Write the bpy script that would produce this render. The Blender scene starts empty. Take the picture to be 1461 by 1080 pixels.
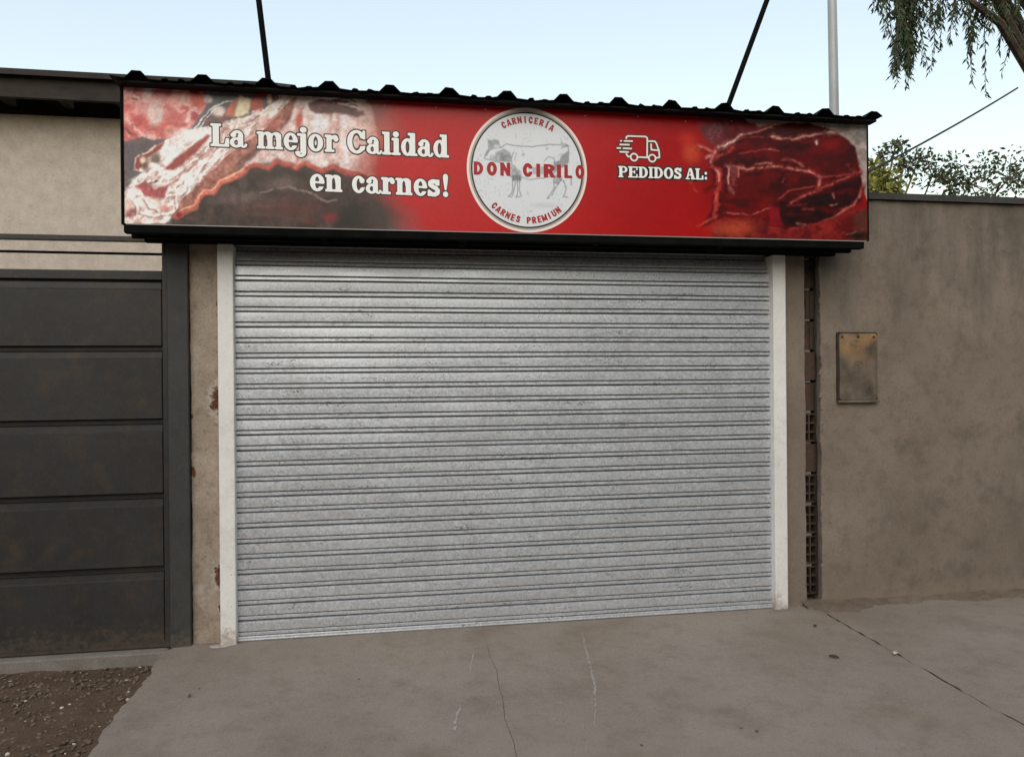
import bpy, bmesh, math, random
import numpy as np
from mathutils import Vector, Matrix
random.seed(7); np.random.seed(7)
S = bpy.context.scene; COL = S.collection

# ------------------------------------------------------------------ camera
CF, YAW, PITCH, ROLL, CD, CH = 1100.0, .1697, -.001, .0087, 4.6345, 1.5
_fwd = Vector((math.sin(YAW)*math.cos(PITCH), math.cos(YAW)*math.cos(PITCH), math.sin(PITCH)))
_r0 = Vector((math.cos(YAW), -math.sin(YAW), 0)); _u0 = _r0.cross(_fwd)
_r = _r0*math.cos(ROLL) - _u0*math.sin(ROLL); _u = _u0*math.cos(ROLL) + _r0*math.sin(ROLL)
CAMP = Vector((0, -CD, CH))
cd = bpy.data.cameras.new('camera'); cam = bpy.data.objects.new('camera', cd); COL.objects.link(cam)
cd.sensor_fit = 'HORIZONTAL'; cd.sensor_width = 36; cd.lens = CF/1461*36; cd.clip_end = 1500; cd.clip_start = .05
cam.matrix_world = Matrix(((_r.x, _u.x, -_fwd.x, CAMP.x), (_r.y, _u.y, -_fwd.y, CAMP.y), (_r.z, _u.z, -_fwd.z, CAMP.z), (0, 0, 0, 1)))
S.camera = cam
def at(px, py, Y):
    """survey helper: where a sight line through a photo point meets the upright plane y = Y (metres)"""
    d = _fwd*CF + _r*(px-730.5) + _u*(540-py)
    return CAMP + d*((Y+CD)/d.y)

# ------------------------------------------------------------------ sky, sun, exposure
SUN_EL, SUN_AZ = math.radians(35), math.radians(197)      # azimuth clockwise from +Y: behind the camera, a little to its left
w = bpy.data.worlds.new('World'); S.world = w; w.use_nodes = True
nt = w.node_tree; bg = nt.nodes['Background']
sky = nt.nodes.new('ShaderNodeTexSky'); sky.sky_type = 'NISHITA'; sky.sun_disc = False
sky.sun_elevation = SUN_EL; sky.sun_rotation = SUN_AZ
sky.air_density = 2.0; sky.dust_density = .3; sky.ozone_density = 0; sky.altitude = 300
veil = nt.nodes.new('ShaderNodeMix'); veil.data_type = 'RGBA'; veil.inputs[0].default_value = .35      # even milky veil of thin high cloud
veil.inputs[7].default_value = (5.35, 5.5, 5.7, 1); nt.links.new(sky.outputs[0], veil.inputs[6]); nt.links.new(veil.outputs[2], bg.inputs[0]); bg.inputs[1].default_value = .15
sd = bpy.data.lights.new('sun', 'SUN'); so = bpy.data.objects.new('sun', sd); COL.objects.link(so)
sd.energy = 1.5; sd.angle = math.radians(60); sd.color = (1, .86, .70)
sv = Vector((math.sin(SUN_AZ)*math.cos(SUN_EL), math.cos(SUN_AZ)*math.cos(SUN_EL), math.sin(SUN_EL)))
so.rotation_euler = sv.to_track_quat('Z', 'Y').to_euler()
S.view_settings.view_transform = 'Standard'; S.view_settings.look = 'None'
S.view_settings.gamma = 1; S.view_settings.exposure = .36

# ------------------------------------------------------------------ helpers
def tag(o, label=None, cat=None, group=None, kind=None):
    if label: o['label'] = label
    if cat: o['category'] = cat
    if group: o['group'] = group
    if kind: o['kind'] = kind
    return o
def thing(name, label, cat, loc=(0, 0, 0), group=None):
    o = bpy.data.objects.new(name, None); COL.objects.link(o); o.location = loc; o.empty_display_size = .1
    return tag(o, label, cat, group)
def root_loc(p):
    v = Vector((0, 0, 0))
    while p is not None: v = v + Vector(p.location); p = p.parent
    return v
def mesh(name, V, F, m=None, smooth=False):
    me = bpy.data.meshes.new(name); me.from_pydata([tuple(v) for v in V], [], F); me.update()
    if m: me.materials.append(m)
    if smooth:
        me.polygons.foreach_set('use_smooth', [True]*len(me.polygons)); me.set_sharp_from_angle(angle=math.radians(40))
    return me
def obj(name, V, F, m, parent=None, smooth=False):
    """one mesh object from world-space vertices"""
    o_ = root_loc(parent)
    me = mesh(name, [Vector(v)-o_ for v in V], F, m, smooth)
    o = bpy.data.objects.new(name, me); COL.objects.link(o); o.parent = parent
    return o
def place(name, me, loc, parent=None, rot=(0, 0, 0), scale=(1, 1, 1)):
    o = bpy.data.objects.new(name, me); COL.objects.link(o); o.parent = parent
    o.location = Vector(loc)-root_loc(parent); o.rotation_euler = rot; o.scale = scale
    return o
class MB:
    def __init__(s): s.V = []; s.F = []
    def add(s, V, F):
        n = len(s.V); s.V += [tuple(v) for v in V]; s.F += [tuple(i+n for i in f) for f in F]; return s
    def box(s, x0, x1, y0, y1, z0, z1, b=0):
        bm = bmesh.new(); bmesh.ops.create_cube(bm, size=1)
        for v in bm.verts: v.co = Vector(((x0+x1)/2+v.co.x*(x1-x0), (y0+y1)/2+v.co.y*(y1-y0), (z0+z1)/2+v.co.z*(z1-z0)))
        if b: bmesh.ops.bevel(bm, geom=bm.edges[:], offset=b, segments=2, affect='EDGES', profile=.5)
        bm.verts.ensure_lookup_table(); bm.verts.index_update()
        s.add([v.co.copy() for v in bm.verts], [[v.index for v in f.verts] for f in bm.faces]); bm.free(); return s
    def tube(s, pts, rad, n=10, cap=True):
        pts = [Vector(p) for p in pts]; V = []; F = []
        if not hasattr(rad, '__len__'): rad = [rad]*len(pts)
        ref = Vector((.3, .9, .1))
        for i, p in enumerate(pts):
            t = (pts[min(i+1, len(pts)-1)]-pts[max(i-1, 0)]).normalized()
            a = t.cross(ref)
            if a.length < .05: a = t.cross(Vector((1, 0, 0)))
            a.normalize(); b = t.cross(a)
            for k in range(n):
                th = 2*math.pi*k/n; V.append(p+(a*math.cos(th)+b*math.sin(th))*rad[i])
        for i in range(len(pts)-1):
            for k in range(n):
                k2 = (k+1) % n; F.append((i*n+k, i*n+k2, (i+1)*n+k2, (i+1)*n+k))
        if cap: F.append(tuple(range(n-1, -1, -1))); F.append(tuple((len(pts)-1)*n+k for k in range(n)))
        return s.add(V, F)
    def prism(s, poly_xz, y0, y1):
        n = len(poly_xz); V = [(x, y0, z) for x, z in poly_xz]+[(x, y1, z) for x, z in poly_xz]
        F = [tuple(range(n)), tuple(range(2*n-1, n-1, -1))]+[(i, i+n, (i+1) % n+n, (i+1) % n) for i in range(n)]
        return s.add(V, F)
    def build(s, name, m, parent=None, smooth=False): return obj(name, s.V, s.F, m, parent, smooth)
def fixn(o):
    bm = bmesh.new(); bm.from_mesh(o.data); bmesh.ops.recalc_face_normals(bm, faces=bm.faces[:]); bm.to_mesh(o.data); bm.free(); return o

# ------------------------------------------------------------------ procedural materials
def srgb(r, g, b): return tuple(((c/255)/12.92 if c/255 <= .04045 else ((c/255+.055)/1.055)**2.4) for c in (r, g, b))
class NM:
    def __init__(s, name):
        s.m = bpy.data.materials.new(name); s.m.use_nodes = True; s.t = s.m.node_tree
        s.p = s.t.nodes['Principled BSDF']; s.geo = s.t.nodes.new('ShaderNodeNewGeometry'); s.pos = s.geo.outputs['Position']
    def n(s, typ, **kw):
        nd = s.t.nodes.new(typ)
        for k, v in kw.items():
            if hasattr(nd, k): setattr(nd, k, v)
        return nd
    def link(s, a, b): s.t.links.new(a, b)
    def vec(s, scale):
        mp = s.n('ShaderNodeMapping'); mp.inputs['Scale'].default_value = scale; s.link(s.pos, mp.inputs['Vector']); return mp.outputs[0]
    def noise(s, scale, detail=6, rough=.6, stretch=(1, 1, 1), dist=0):
        nd = s.n('ShaderNodeTexNoise'); nd.inputs['Scale'].default_value = scale; nd.inputs['Detail'].default_value = detail
        nd.inputs['Roughness'].default_value = rough; nd.inputs['Distortion'].default_value = dist
        s.link(s.vec(stretch) if stretch != (1, 1, 1) else s.pos, nd.inputs['Vector']); return nd.outputs['Fac']
    def voro(s, scale, feature='F1', stretch=(1, 1, 1), out='Distance'):
        nd = s.n('ShaderNodeTexVoronoi', feature=feature); nd.inputs['Scale'].default_value = scale
        s.link(s.vec(stretch) if stretch != (1, 1, 1) else s.pos, nd.inputs['Vector']); return nd.outputs[out]
    def ramp(s, fac, stops):
        nd = s.n('ShaderNodeValToRGB'); e = nd.color_ramp.elements
        while len(e) < len(stops): e.new(.5)
        for el, (p, c) in zip(e, stops): el.position = p; el.color = (c if hasattr(c, '__len__') else (c, c, c))[:3]+(1,) if hasattr(c, '__len__') else (c, c, c, 1)
        s.link(fac, nd.inputs[0]); return nd.outputs[0]
    def mix(s, fac, a, b, mode='MIX'):
        nd = s.n('ShaderNodeMix', data_type='RGBA', blend_type=mode)
        for sock, v in ((nd.inputs[0], fac), (nd.inputs[6], a), (nd.inputs[7], b)):
            if hasattr(v, 'links'): s.link(v, sock)
            elif hasattr(v, '__len__'): sock.default_value = tuple(v)[:3]+(1,)
            else: sock.default_value = v
        return nd.outputs[2]
    def math(s, op, a, b=0):
        nd = s.n('ShaderNodeMath', operation=op)
        for sock, v in ((nd.inputs[0], a), (nd.inputs[1], b)):
            if hasattr(v, 'links'): s.link(v, sock)
            else: sock.default_value = v
        return nd.outputs[0]
    def sep(s):
        nd = s.n('ShaderNodeSeparateXYZ'); s.link(s.pos, nd.inputs[0]); return nd.outputs
    def bump(s, h, strength=.3, dist=.01, prev=None):
        nd = s.n('ShaderNodeBump'); nd.inputs['Strength'].default_value = strength; nd.inputs['Distance'].default_value = dist
        s.link(h, nd.inputs['Height'])
        if prev: s.link(prev, nd.inputs['Normal'])
        s.link(nd.outputs[0], s.p.inputs['Normal']); return nd.outputs[0]
    def set(s, col=None, rough=None, metal=None, spec=None):
        for k, v in (('Base Color', col), ('Roughness', rough), ('Metallic', metal), ('Specular IOR Level', spec)):
            if v is None: continue
            if hasattr(v, 'links'): s.link(v, s.p.inputs[k])
            elif hasattr(v, '__len__'): s.p.inputs[k].default_value = tuple(v)[:3]+(1,)
            else: s.p.inputs[k].default_value = v
        return s.m
def blot(nm, seed_scale, lo, hi, **k):            # 0..1 blotch mask
    return nm.ramp(nm.noise(seed_scale, **k), [(lo, 0.0), (hi, 1.0)])

def mat_concrete(name, c0, c1, dark, scale=1.6, bump=.25, stain=None, rough=.9, pits=0.0, mott=.45):
    a = NM(name)
    c = a.mix(a.ramp(a.noise(scale, 8, .62), [(.32, 0.0), (.68, 1.0)]), c0, c1)
    c = a.mix(a.math('MULTIPLY', blot(a, scale*3.1, .52, .72, detail=8, rough=.7), mott), c, dark)
    c = a.mix(a.math('MULTIPLY', blot(a, scale*9.3, .50, .74, detail=6, rough=.75), mott*.7), c, dark)
    c = a.mix(.5, c, a.ramp(a.noise(95, 5, .8), [(.28, .28), (.72, .72)]), 'OVERLAY')
    if stain: c = a.mix(a.math('MULTIPLY', blot(a, stain[1], .55, .7, detail=8, rough=.72), .6), c, stain[0])
    if pits:
        pt = a.ramp(a.voro(34), [(.06, 1.0), (.13, 0.0)]); sel = blot(a, 6.3, .46, .60, detail=4)
        c = a.mix(a.math('MULTIPLY', a.math('MULTIPLY', pt, sel), pits), c, tuple(x*.35 for x in dark))
    h = a.mix(.45, a.noise(38, 6, .7), a.noise(240, 2, .6))
    a.bump(h, bump, .01)
    return a.set(c, rough, 0, .25)
def mat_plain(name, c, rough=.6, metal=0, spec=.5, var=.15, vs=6, bump=0, bs=200):
    a = NM(name)
    lo = tuple(x*(1-var) for x in c); hi = tuple(min(1, x*(1+var)) for x in c)
    cc = a.mix(a.ramp(a.noise(vs, 7, .65), [(.3, 0.0), (.7, 1.0)]), lo, hi)
    if bump: a.bump(a.noise(bs, 4, .6), bump, .004)
    return a.set(cc, rough, metal, spec)

def mat_galv():
    a = NM('galvanised_steel')
    sp = a.voro(95, stretch=(1, .4, 1), out='Color'); sp2 = a.voro(230, stretch=(1, .4, 1), out='Color')
    g1 = a.n('ShaderNodeRGBToBW'); a.link(sp, g1.inputs[0]); g2 = a.n('ShaderNodeRGBToBW'); a.link(sp2, g2.inputs[0])
    g = a.math('ADD', a.math('MULTIPLY', g1.outputs[0], .6), a.math('MULTIPLY', g2.outputs[0], .4))
    c = a.ramp(g, [(.10, (.42, .44, .46)), (.5, (.555, .575, .60)), (.90, (.72, .735, .76))])
    c = a.mix(a.math('MULTIPLY', blot(a, 2.2, .42, .7, detail=5, rough=.6), .3), c, (.48, .49, .505))
    c = a.mix(a.math('MULTIPLY', blot(a, 1.1, .5, .75, detail=8, rough=.7, stretch=(5, 1, .5)), .35), c, (.50, .47, .44))
    # grime flecks strung out along the slats
    fl = blot(a, 26, .66, .72, detail=4, rough=.7, stretch=(1, 1, 2.6))
    c = a.mix(a.math('MULTIPLY', fl, .65), c, (.08, .072, .065))
    sc_ = a.math('MULTIPLY', blot(a, 3.0, .60, .66, detail=2, stretch=(1, 1, 7)), blot(a, 60, .52, .60, detail=4, stretch=(1, 1, 2)))
    c = a.mix(a.math('MULTIPLY', sc_, .7), c, (.07, .065, .06))
    r = a.ramp(a.math('ADD', a.math('MULTIPLY', g, .5), a.math('MULTIPLY', a.noise(3.2, 5, .6, stretch=(1, 1, 3)), .5)), [(.3, .26), (.7, .56)])
    a.bump(a.mix(.35, a.noise(9, 4, .5, stretch=(1, 1, 2)), g2.outputs[0]), .12, .006)
    return a.set(c, r, .5, .5)

M = {}
M['galv'] = mat_galv()
M['white'] = mat_concrete('white_paint', (.70, .68, .65), (.78, .76, .73), (.46, .41, .35), 2.6, .06, rough=.5, pits=.9, mott=.35)
M['drive'] = mat_concrete('trowelled_concrete', (.208, .170, .136), (.276, .232, .194), (.150, .114, .086), .8, .4, ((.215, .165, .112), 1.2), .85, 1.0, .65)
M['slabside'] = mat_concrete('broken_concrete_edge', (.17, .15, .13), (.23, .205, .18), (.10, .085, .07), 6, .6)
M['pillar'] = mat_concrete('raw_pillar_concrete', (.28, .22, .168), (.40, .33, .262), (.14, .102, .074), 4.5, .7, ((.46, .42, .38), 5.5), .9, 0, .85)
def add_wall_tone(m, z0, z1, col):
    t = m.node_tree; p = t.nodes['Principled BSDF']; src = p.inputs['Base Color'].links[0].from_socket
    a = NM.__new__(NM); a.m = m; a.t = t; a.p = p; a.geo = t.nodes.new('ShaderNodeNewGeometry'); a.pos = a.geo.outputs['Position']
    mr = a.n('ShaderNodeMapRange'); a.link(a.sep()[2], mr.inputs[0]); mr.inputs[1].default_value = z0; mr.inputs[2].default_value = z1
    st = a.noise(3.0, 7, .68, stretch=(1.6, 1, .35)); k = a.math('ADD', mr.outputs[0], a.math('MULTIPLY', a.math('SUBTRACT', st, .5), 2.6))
    src = a.mix(a.math('MULTIPLY', a.ramp(k, [(.30, 0.0), (1.0, 1.0)]), .6), src, col)  # streaky darkening that grows towards the top of the wall
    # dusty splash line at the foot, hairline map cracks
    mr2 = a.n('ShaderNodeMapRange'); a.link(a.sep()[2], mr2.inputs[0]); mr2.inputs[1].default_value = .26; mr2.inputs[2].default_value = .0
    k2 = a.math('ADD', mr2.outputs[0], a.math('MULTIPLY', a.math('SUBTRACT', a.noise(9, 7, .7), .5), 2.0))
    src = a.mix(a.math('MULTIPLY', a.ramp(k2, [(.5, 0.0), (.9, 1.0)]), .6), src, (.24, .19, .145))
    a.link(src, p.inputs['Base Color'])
def add_rust(m, spots):
    t = m.node_tree; p = t.nodes['Principled BSDF']; src = p.inputs['Base Color'].links[0].from_socket
    a = NM.__new__(NM); a.m = m; a.t = t; a.p = p; a.geo = t.nodes.new('ShaderNodeNewGeometry'); a.pos = a.geo.outputs['Position']
    nz = a.noise(30, 7, .75); nz2 = a.noise(85, 5, .7)
    for (x, z, r, halo) in spots:
        mp = a.n('ShaderNodeMapping'); mp.inputs['Location'].default_value = (-x, 0, -z*.55); mp.inputs['Scale'].default_value = (1, 0, .55); a.link(a.pos, mp.inputs['Vector'])
        ln = a.n('ShaderNodeVectorMath', operation='LENGTH'); a.link(mp.outputs[0], ln.inputs[0])
        d = a.math('ADD', a.math('MULTIPLY', ln.outputs['Value'], 1/r), a.math('MULTIPLY', a.math('SUBTRACT', nz, .5), 2.4))
        if halo: src = a.mix(a.math('MULTIPLY', a.ramp(d, [(.9, 1.0), (1.7, 0.0)]), .75), src, (.47, .43, .39))
        src = a.mix(a.ramp(d, [(.55, 1.0), (.85, 0.0)]), src, a.mix(a.ramp(nz2, [(.4, 0.0), (.6, 1.0)]), (.055, .024, .014), (.17, .062, .032)))
    a.link(src, p.inputs['Base Color'])
add_rust(M['pillar'], ((-.908, 1.385, .066, True), (-.908, .385, .052, True), (-.912, .20, .020, True), (-1.055, .98, .022, False), (-.91, 1.94, .016, False), (-1.06, 1.30, .014, False)))
M['plaster'] = mat_concrete('grey_brown_plaster', (.165, .130, .098), (.245, .200, .158), (.105, .082, .062), 1.1, .5, ((.150, .124, .100), 1.9), .9, .75)
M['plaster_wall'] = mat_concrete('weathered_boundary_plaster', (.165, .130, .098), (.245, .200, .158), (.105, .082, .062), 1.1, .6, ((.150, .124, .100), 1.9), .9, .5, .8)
def add_splash(m, zt, col):
    t = m.node_tree; p = t.nodes['Principled BSDF']; src = p.inputs['Base Color'].links[0].from_socket
    a = NM.__new__(NM); a.m = m; a.t = t; a.p = p; a.geo = t.nodes.new('ShaderNodeNewGeometry'); a.pos = a.geo.outputs['Position']
    mr = a.n('ShaderNodeMapRange'); a.link(a.sep()[2], mr.inputs[0]); mr.inputs[1].default_value = zt; mr.inputs[2].default_value = 0
    k = a.math('ADD', mr.outputs[0], a.math('MULTIPLY', a.math('SUBTRACT', a.noise(24, 7, .75), .5), 2.2))
    a.link(a.mix(a.math('MULTIPLY', a.ramp(k, [(.62, 0.0), (1.0, 1.0)]), .7), src, col), p.inputs['Base Color'])
add_wall_tone(M['plaster_wall'], 1.5, 2.75, (.080, .066, .053))
M['wallbeige'] = mat_concrete('beige_stucco', (.46, .39, .33), (.58, .50, .43), (.33, .26, .21), 9, 1.0)
M['black'] = mat_plain('black_painted_steel', (.006, .006, .006), .8, 0, .03, .4, 9, .15, 60)
M['roofblack'] = mat_plain('black_roof_sheet', (.007, .007, .007), .7, 0, .06, .4, 5)
M['under'] = mat_plain('black_soffit_board', (.007, .0068, .0065), .85, 0, .05, .4, 5)
M['gate'] = mat_concrete('dark_grey_gate_paint', (.027, .0265, .0255), (.038, .037, .0355), (.066, .044, .028), 2.0, .06, ((.024, .0232, .0222), 3.0), .42, 0, .7)
M['gatepost'] = mat_concrete('grey_gate_post_paint', (.038, .0385, .037), (.050, .0505, .048), (.030, .026, .022), 2.4, .1, None, .55)
add_splash(M['white'], .22, (.30, .24, .19)); add_splash(M['gate'], .30, (.085, .066, .050)); add_splash(M['gatepost'], .25, (.10, .082, .064))
M['brick'] = mat_concrete('hollow_clay_brick', (.075, .050, .041), (.115, .075, .060), (.048, .037, .031), 7, .4)
M['mortar'] = mat_concrete('mortar', (.20, .18, .16), (.26, .235, .21), (.13, .11, .1), 9, .7)
M['mortar_pale'] = mat_concrete('pale_mortar', (.36, .32, .28), (.5, .46, .41), (.25, .21, .18), 20, .8)
M['soil'] = mat_concrete('brown_soil', (.080, .048, .030), (.130, .086, .056), (.04, .026, .017), 7, 1.0)
M['dust'] = mat_concrete('dusty_soil', (.13, .095, .068), (.20, .155, .118), (.09, .064, .045), 9, 1.0)
M['stone'] = mat_plain('rubble_stone', (.13, .098, .072), .95, 0, .2, .7, 30, .5, 90)
M['stone_pale'] = mat_plain('pale_rubble', (.48, .45, .42), .95, 0, .2, .3, 30, .4, 90)
M['coping'] = mat_concrete('dark_coping', (.045, .042, .04), (.07, .066, .06), (.03, .028, .026), 3, .4)
M['mast'] = mat_plain('grey_mast_paint', (.36, .37, .38), .5, .2, .4, .1, 3)
M['bark'] = mat_plain('bark', (.11, .085, .065), .95, 0, .2, .5, 14, .9, 40)
M['leaf_dark'] = mat_plain('dark_drooping_leaf', (.040, .060, .024), .6, 0, .3, .5, 3)
M['leaf_olive'] = mat_plain('yellow_green_leaf', (.25, .25, .06), .6, 0, .3, .4, 1.6)
M['leaf_grey'] = mat_plain('dark_olive_leaf', (.060, .072, .030), .6, 0, .3, .5, 2)
M['scratch'] = mat_plain('chalky_scratch', (.33, .30, .275), .95, 0, .1, .3, 60)
M['rust'] = mat_plain('rust', (.16, .055, .028), .95, 0, .2, .6, 60, .5, 120)
M['leafdry'] = mat_plain('dry_leaf', (.055, .035, .022), .9, 0, .2, .4, 40)
M['paper'] = mat_plain('paper', (.5, .48, .44), .9, 0, .2, .1, 20)
M['rubber'] = mat_plain('cable_rubber', (.015, .015, .015), .6, 0, .3, .2, 5)
M['tile'] = mat_plain('dark_eave_board', (.030, .024, .020), .85, 0, .3, .4, 5)
def mat_meter():
    a = NM('weathered_meter_door'); s = a.sep()
    c = a.mix(a.ramp(a.noise(7, 6, .6), [(.35, 0.0), (.65, 1.0)]), (.14, .108, .080), (.23, .182, .136))
    c = a.mix(a.math('MULTIPLY', blot(a, 5.2, .44, .66, detail=4), .75), c, (.07, .058, .046))
    # brassy zinc patina; its orange highlight at the top is put into the colour
    z = a.n('ShaderNodeMapRange'); a.link(s[2], z.inputs[0]); z.inputs[1].default_value = 1.56; z.inputs[2].default_value = 1.76
    c = a.mix(a.math('MULTIPLY', z.outputs[0], blot(a, 8, .36, .62, detail=6)), c, (.52, .29, .115))
    c = a.mix(a.math('MULTIPLY', blot(a, 40, .58, .68, detail=5), .5), c, (.06, .04, .028))
    a.bump(a.noise(14, 4, .5), .35, .006)
    return a.set(c, a.ramp(a.noise(20, 4), [(.3, .30), (.7, .55)]), .35, .5)
M['meter'] = mat_meter()
def mat_vinyl(name, col=None, rough=.30, spec=.22):
    a = NM(name)
    if col is None:
        at_ = a.n('ShaderNodeVertexColor'); at_.layer_name = 'print'; col = at_.outputs[0]
    else:
        col = a.mix(a.math('MULTIPLY', blot(a, 9, .5, .8, detail=7), .12), col, tuple(x*.6 for x in col))
    a.bump(a.mix(.3, a.noise(2.2, 3, .5, stretch=(1, 1, 1.5)), a.noise(11, 3, .5)), .10, .03)
    return a.set(col, rough, 0, spec)
M['print'] = mat_vinyl('printed_vinyl')
M['ink_white'] = mat_vinyl('white_ink', (.84, .83, .81))
M['ink_dark'] = mat_vinyl('dark_outline_ink', (.045, .03, .03))
M['ink_black'] = mat_vinyl('black_ink', (.02, .022, .024))
M['ink_red'] = mat_vinyl('red_ink', (.36, .022, .022))
M['ink_cream'] = mat_vinyl('cream_ink', (.82, .71, .66))
M['ink_taupe'] = mat_vinyl('taupe_ink', (.42, .35, .32))
M['hem'] = mat_vinyl('vinyl_hem', (.28, .27, .25))

# ================================================================== SETTING
GZ = -.085
def grid(x0, x1, y0, y1, nx, ny, zf, name, m, jit=None):
    V = []; F = []
    for j in range(ny+1):
        for i in range(nx+1):
            x = x0+(x1-x0)*i/nx; y = y0+(y1-y0)*j/ny; V.append((x, y, zf(x, y)))
    for j in range(ny):
        for i in range(nx): a = j*(nx+1)+i; F.append((a, a+1, a+nx+2, a+nx+1))
    return obj(name, V, F, m)
def wob(x, y, s=1.0):
    return math.sin(x*2.1*s+1.3)*math.cos(y*1.7*s+.4)*.5+math.sin(x*5.3*s+y*3.9*s)*.3+math.sin(x*11.7*s-y*9.1*s+2)*.2
g = grid(-250, 250, -250, 250, 2, 2, lambda x, y: GZ-.03, 'ground', M['soil']); tag(g, kind='structure')
# concrete drive: two slabs on a bed, parted by a ragged crack
bed = MB().box(-1.12, 2.70, -5.7, .28, -.2, -.035).build('driveway', M['slabside']); tag(bed, kind='structure')
rs = random.Random(3)
NY = 120; ys = [.26-(5.96)*(j/NY)**1.3 for j in range(NY+1)]
def edge_left(y): return -1.178+.006*math.sin(y*9)+.012*math.sin(y*3.1+1)+rs.uniform(-.009, .009)-(.02 if -.35 < y < -.05 else 0)
def crack_x(y): return .60-.045*(-y)+.007*math.sin(y*6)+.004*math.sin(y*17+1)+.0015*math.sin(y*41)
def edge_right(y): return 2.775-.05*min(1, max(0, -y))+.008*math.sin(y*5)+rs.uniform(-.006, .006)
el = [edge_left(y) for y in ys]; er = [edge_right(y) for y in ys]; ck = [crack_x(y) for y in ys]
def gap(y): return .0003+.0010*min(1, max(0, -y-.22)/.35)*(.5+.5*math.sin(y*23)**2)
def slab(la, rb, name, nx):
    V = []; F = []
    for j, y in enumerate(ys):
        for i in range(nx+1):
            x = la[j]+(rb[j]-la[j])*i/nx
            z = .0022*wob(x, y)-(.004 if (i == 0 and la is el) or (i == nx and rb is er) else 0)-.006*max(0, -y)
            V.append((x, y, z))
    n = len(V)
    for j in range(NY):
        for i in range(nx): a = j*(nx+1)+i; F.append((a, a+nx+1, a+nx+2, a+1))
    for side in (0, nx):
        base = len(V)
        for j, y in enumerate(ys): a = V[j*(nx+1)+side]; V.append((a[0]+(.018 if side == 0 else -.018)*(1 if (side == 0) == (la is el) else .05), y, -.10))
        for j in range(NY): q = (j*(nx+1)+side, (j+1)*(nx+1)+side, base+j+1, base+j); F.append(q if side else q[::-1])
    return obj(name, V, F, M['drive'], bed, True)
slab(el, [c-gap(y) for c, y in zip(ck, ys)], 'slab', 14)
slab([c+gap(y) for c, y in zip(ck, ys)], er, 'slab', 14)
def ribbon(name, pts, wid, z, m, parent, seed=1, br=0):
    r = random.Random(seed); V = []; F = []; P = [Vector((p[0], p[1], 0)) for p in pts]; Q = []
    for a, b in zip(P[:-1], P[1:]):
        k = max(2, int((b-a).length/.02))
        for i in range(k): Q.append(a.lerp(b, i/k))
    Q.append(P[-1]); n = len(Q)
    for i, q in enumerate(Q):
        t = (Q[min(i+1, n-1)]-Q[max(i-1, 0)]).normalized(); s = Vector((-t.y, t.x, 0))
        e = min(1, 4*min(i, n-1-i)/n+.1); ww = wid*e*r.uniform(.35, 1.25); off = r.uniform(-.3, .3)*wid
        zz = z+.0022*wob(q.x, q.y)-.006*max(0, -q.y)
        V += [(q+s*(ww/2+off))[:2]+(zz,), (q-s*(ww/2-off))[:2]+(zz,)]
    for i in range(n-1):
        if r.random() < br: continue
        F.append((2*i, 2*i+1, 2*i+3, 2*i+2))
    return obj(name, V, F, m, parent)
ribbon('scratch_mark', [(1.163, -.21), (1.10, -.55), (1.02, -1.0), (.935, -1.3), (.888, -1.46)], .011, .0028, M['scratch'], bed, 2, .12)
ribbon('scratch_mark', [(.508, -.38), (.455, -.62), (.43, -.75)], .008, .0028, M['scratch'], bed, 3, .3)
ribbon('scratch_mark', [(.36, -1.08), (.315, -1.24), (.297, -1.4)], .013, .0028, M['scratch'], bed, 4, .2)
# pavement to the right of the drive, a touch lower, dirt against the wall
pv = MB().box(2.70, 14, -5.7, .02, -.2, -.034).build('pavement', M['slabside']); tag(pv, kind='structure')
V = []; F = []; nx = 40
for j, y in enumerate(ys):
    for i in range(nx+1):
        x0 = er[j]+.016+.016*rs.random(); x = x0+(14-x0)*(i/nx)**1.6
        V.append((x, y, -.008+.006*wob(x, y)-.006*max(0, -y)-(.006 if i == 0 else 0)))
for j in range(NY):
    for i in range(nx): a = j*(nx+1)+i; F.append((a, a+nx+1, a+nx+2, a+1))
obj('slab', V, F, M['drive'], pv, True)
V = []; F = []; n = 90; m_ = 8
for i in range(n+1):
    x = 2.70+4.3*i/n; wd = .085+.03*math.sin(x*5)+.02*math.sin(x*13+1)+.05*rs.random()+.09*math.exp(-((x-2.95)/.2)**2)
    for j in range(m_+1):
        t = j/m_; y = .02-wd*t; hgt = .030*(1-t)**1.2*(.7+.5*abs(math.sin(x*7+j)))+.003
        V.append((x, y, -.006+hgt*(1-t**6)-.010*t**4+.006*rs.random()*(1-t)))
for i in range(n):
    for j in range(m_): a = i*(m_+1)+j; F.append((a, a+1, a+m_+2, a+m_+1))
tag(fixn(obj('loose_soil', V, F, M['dust'], None, True)), 'brown soil gathered along the foot of the plastered wall', 'soil', None, 'stuff')
tag(grid(-60, 60, -11.6, -5.75, 2, 2, lambda x, y: GZ-.012, 'road', mat_concrete('asphalt', (.045, .044, .043), (.06, .058, .056), (.03, .03, .03), 2, .5)), kind='structure')
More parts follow.
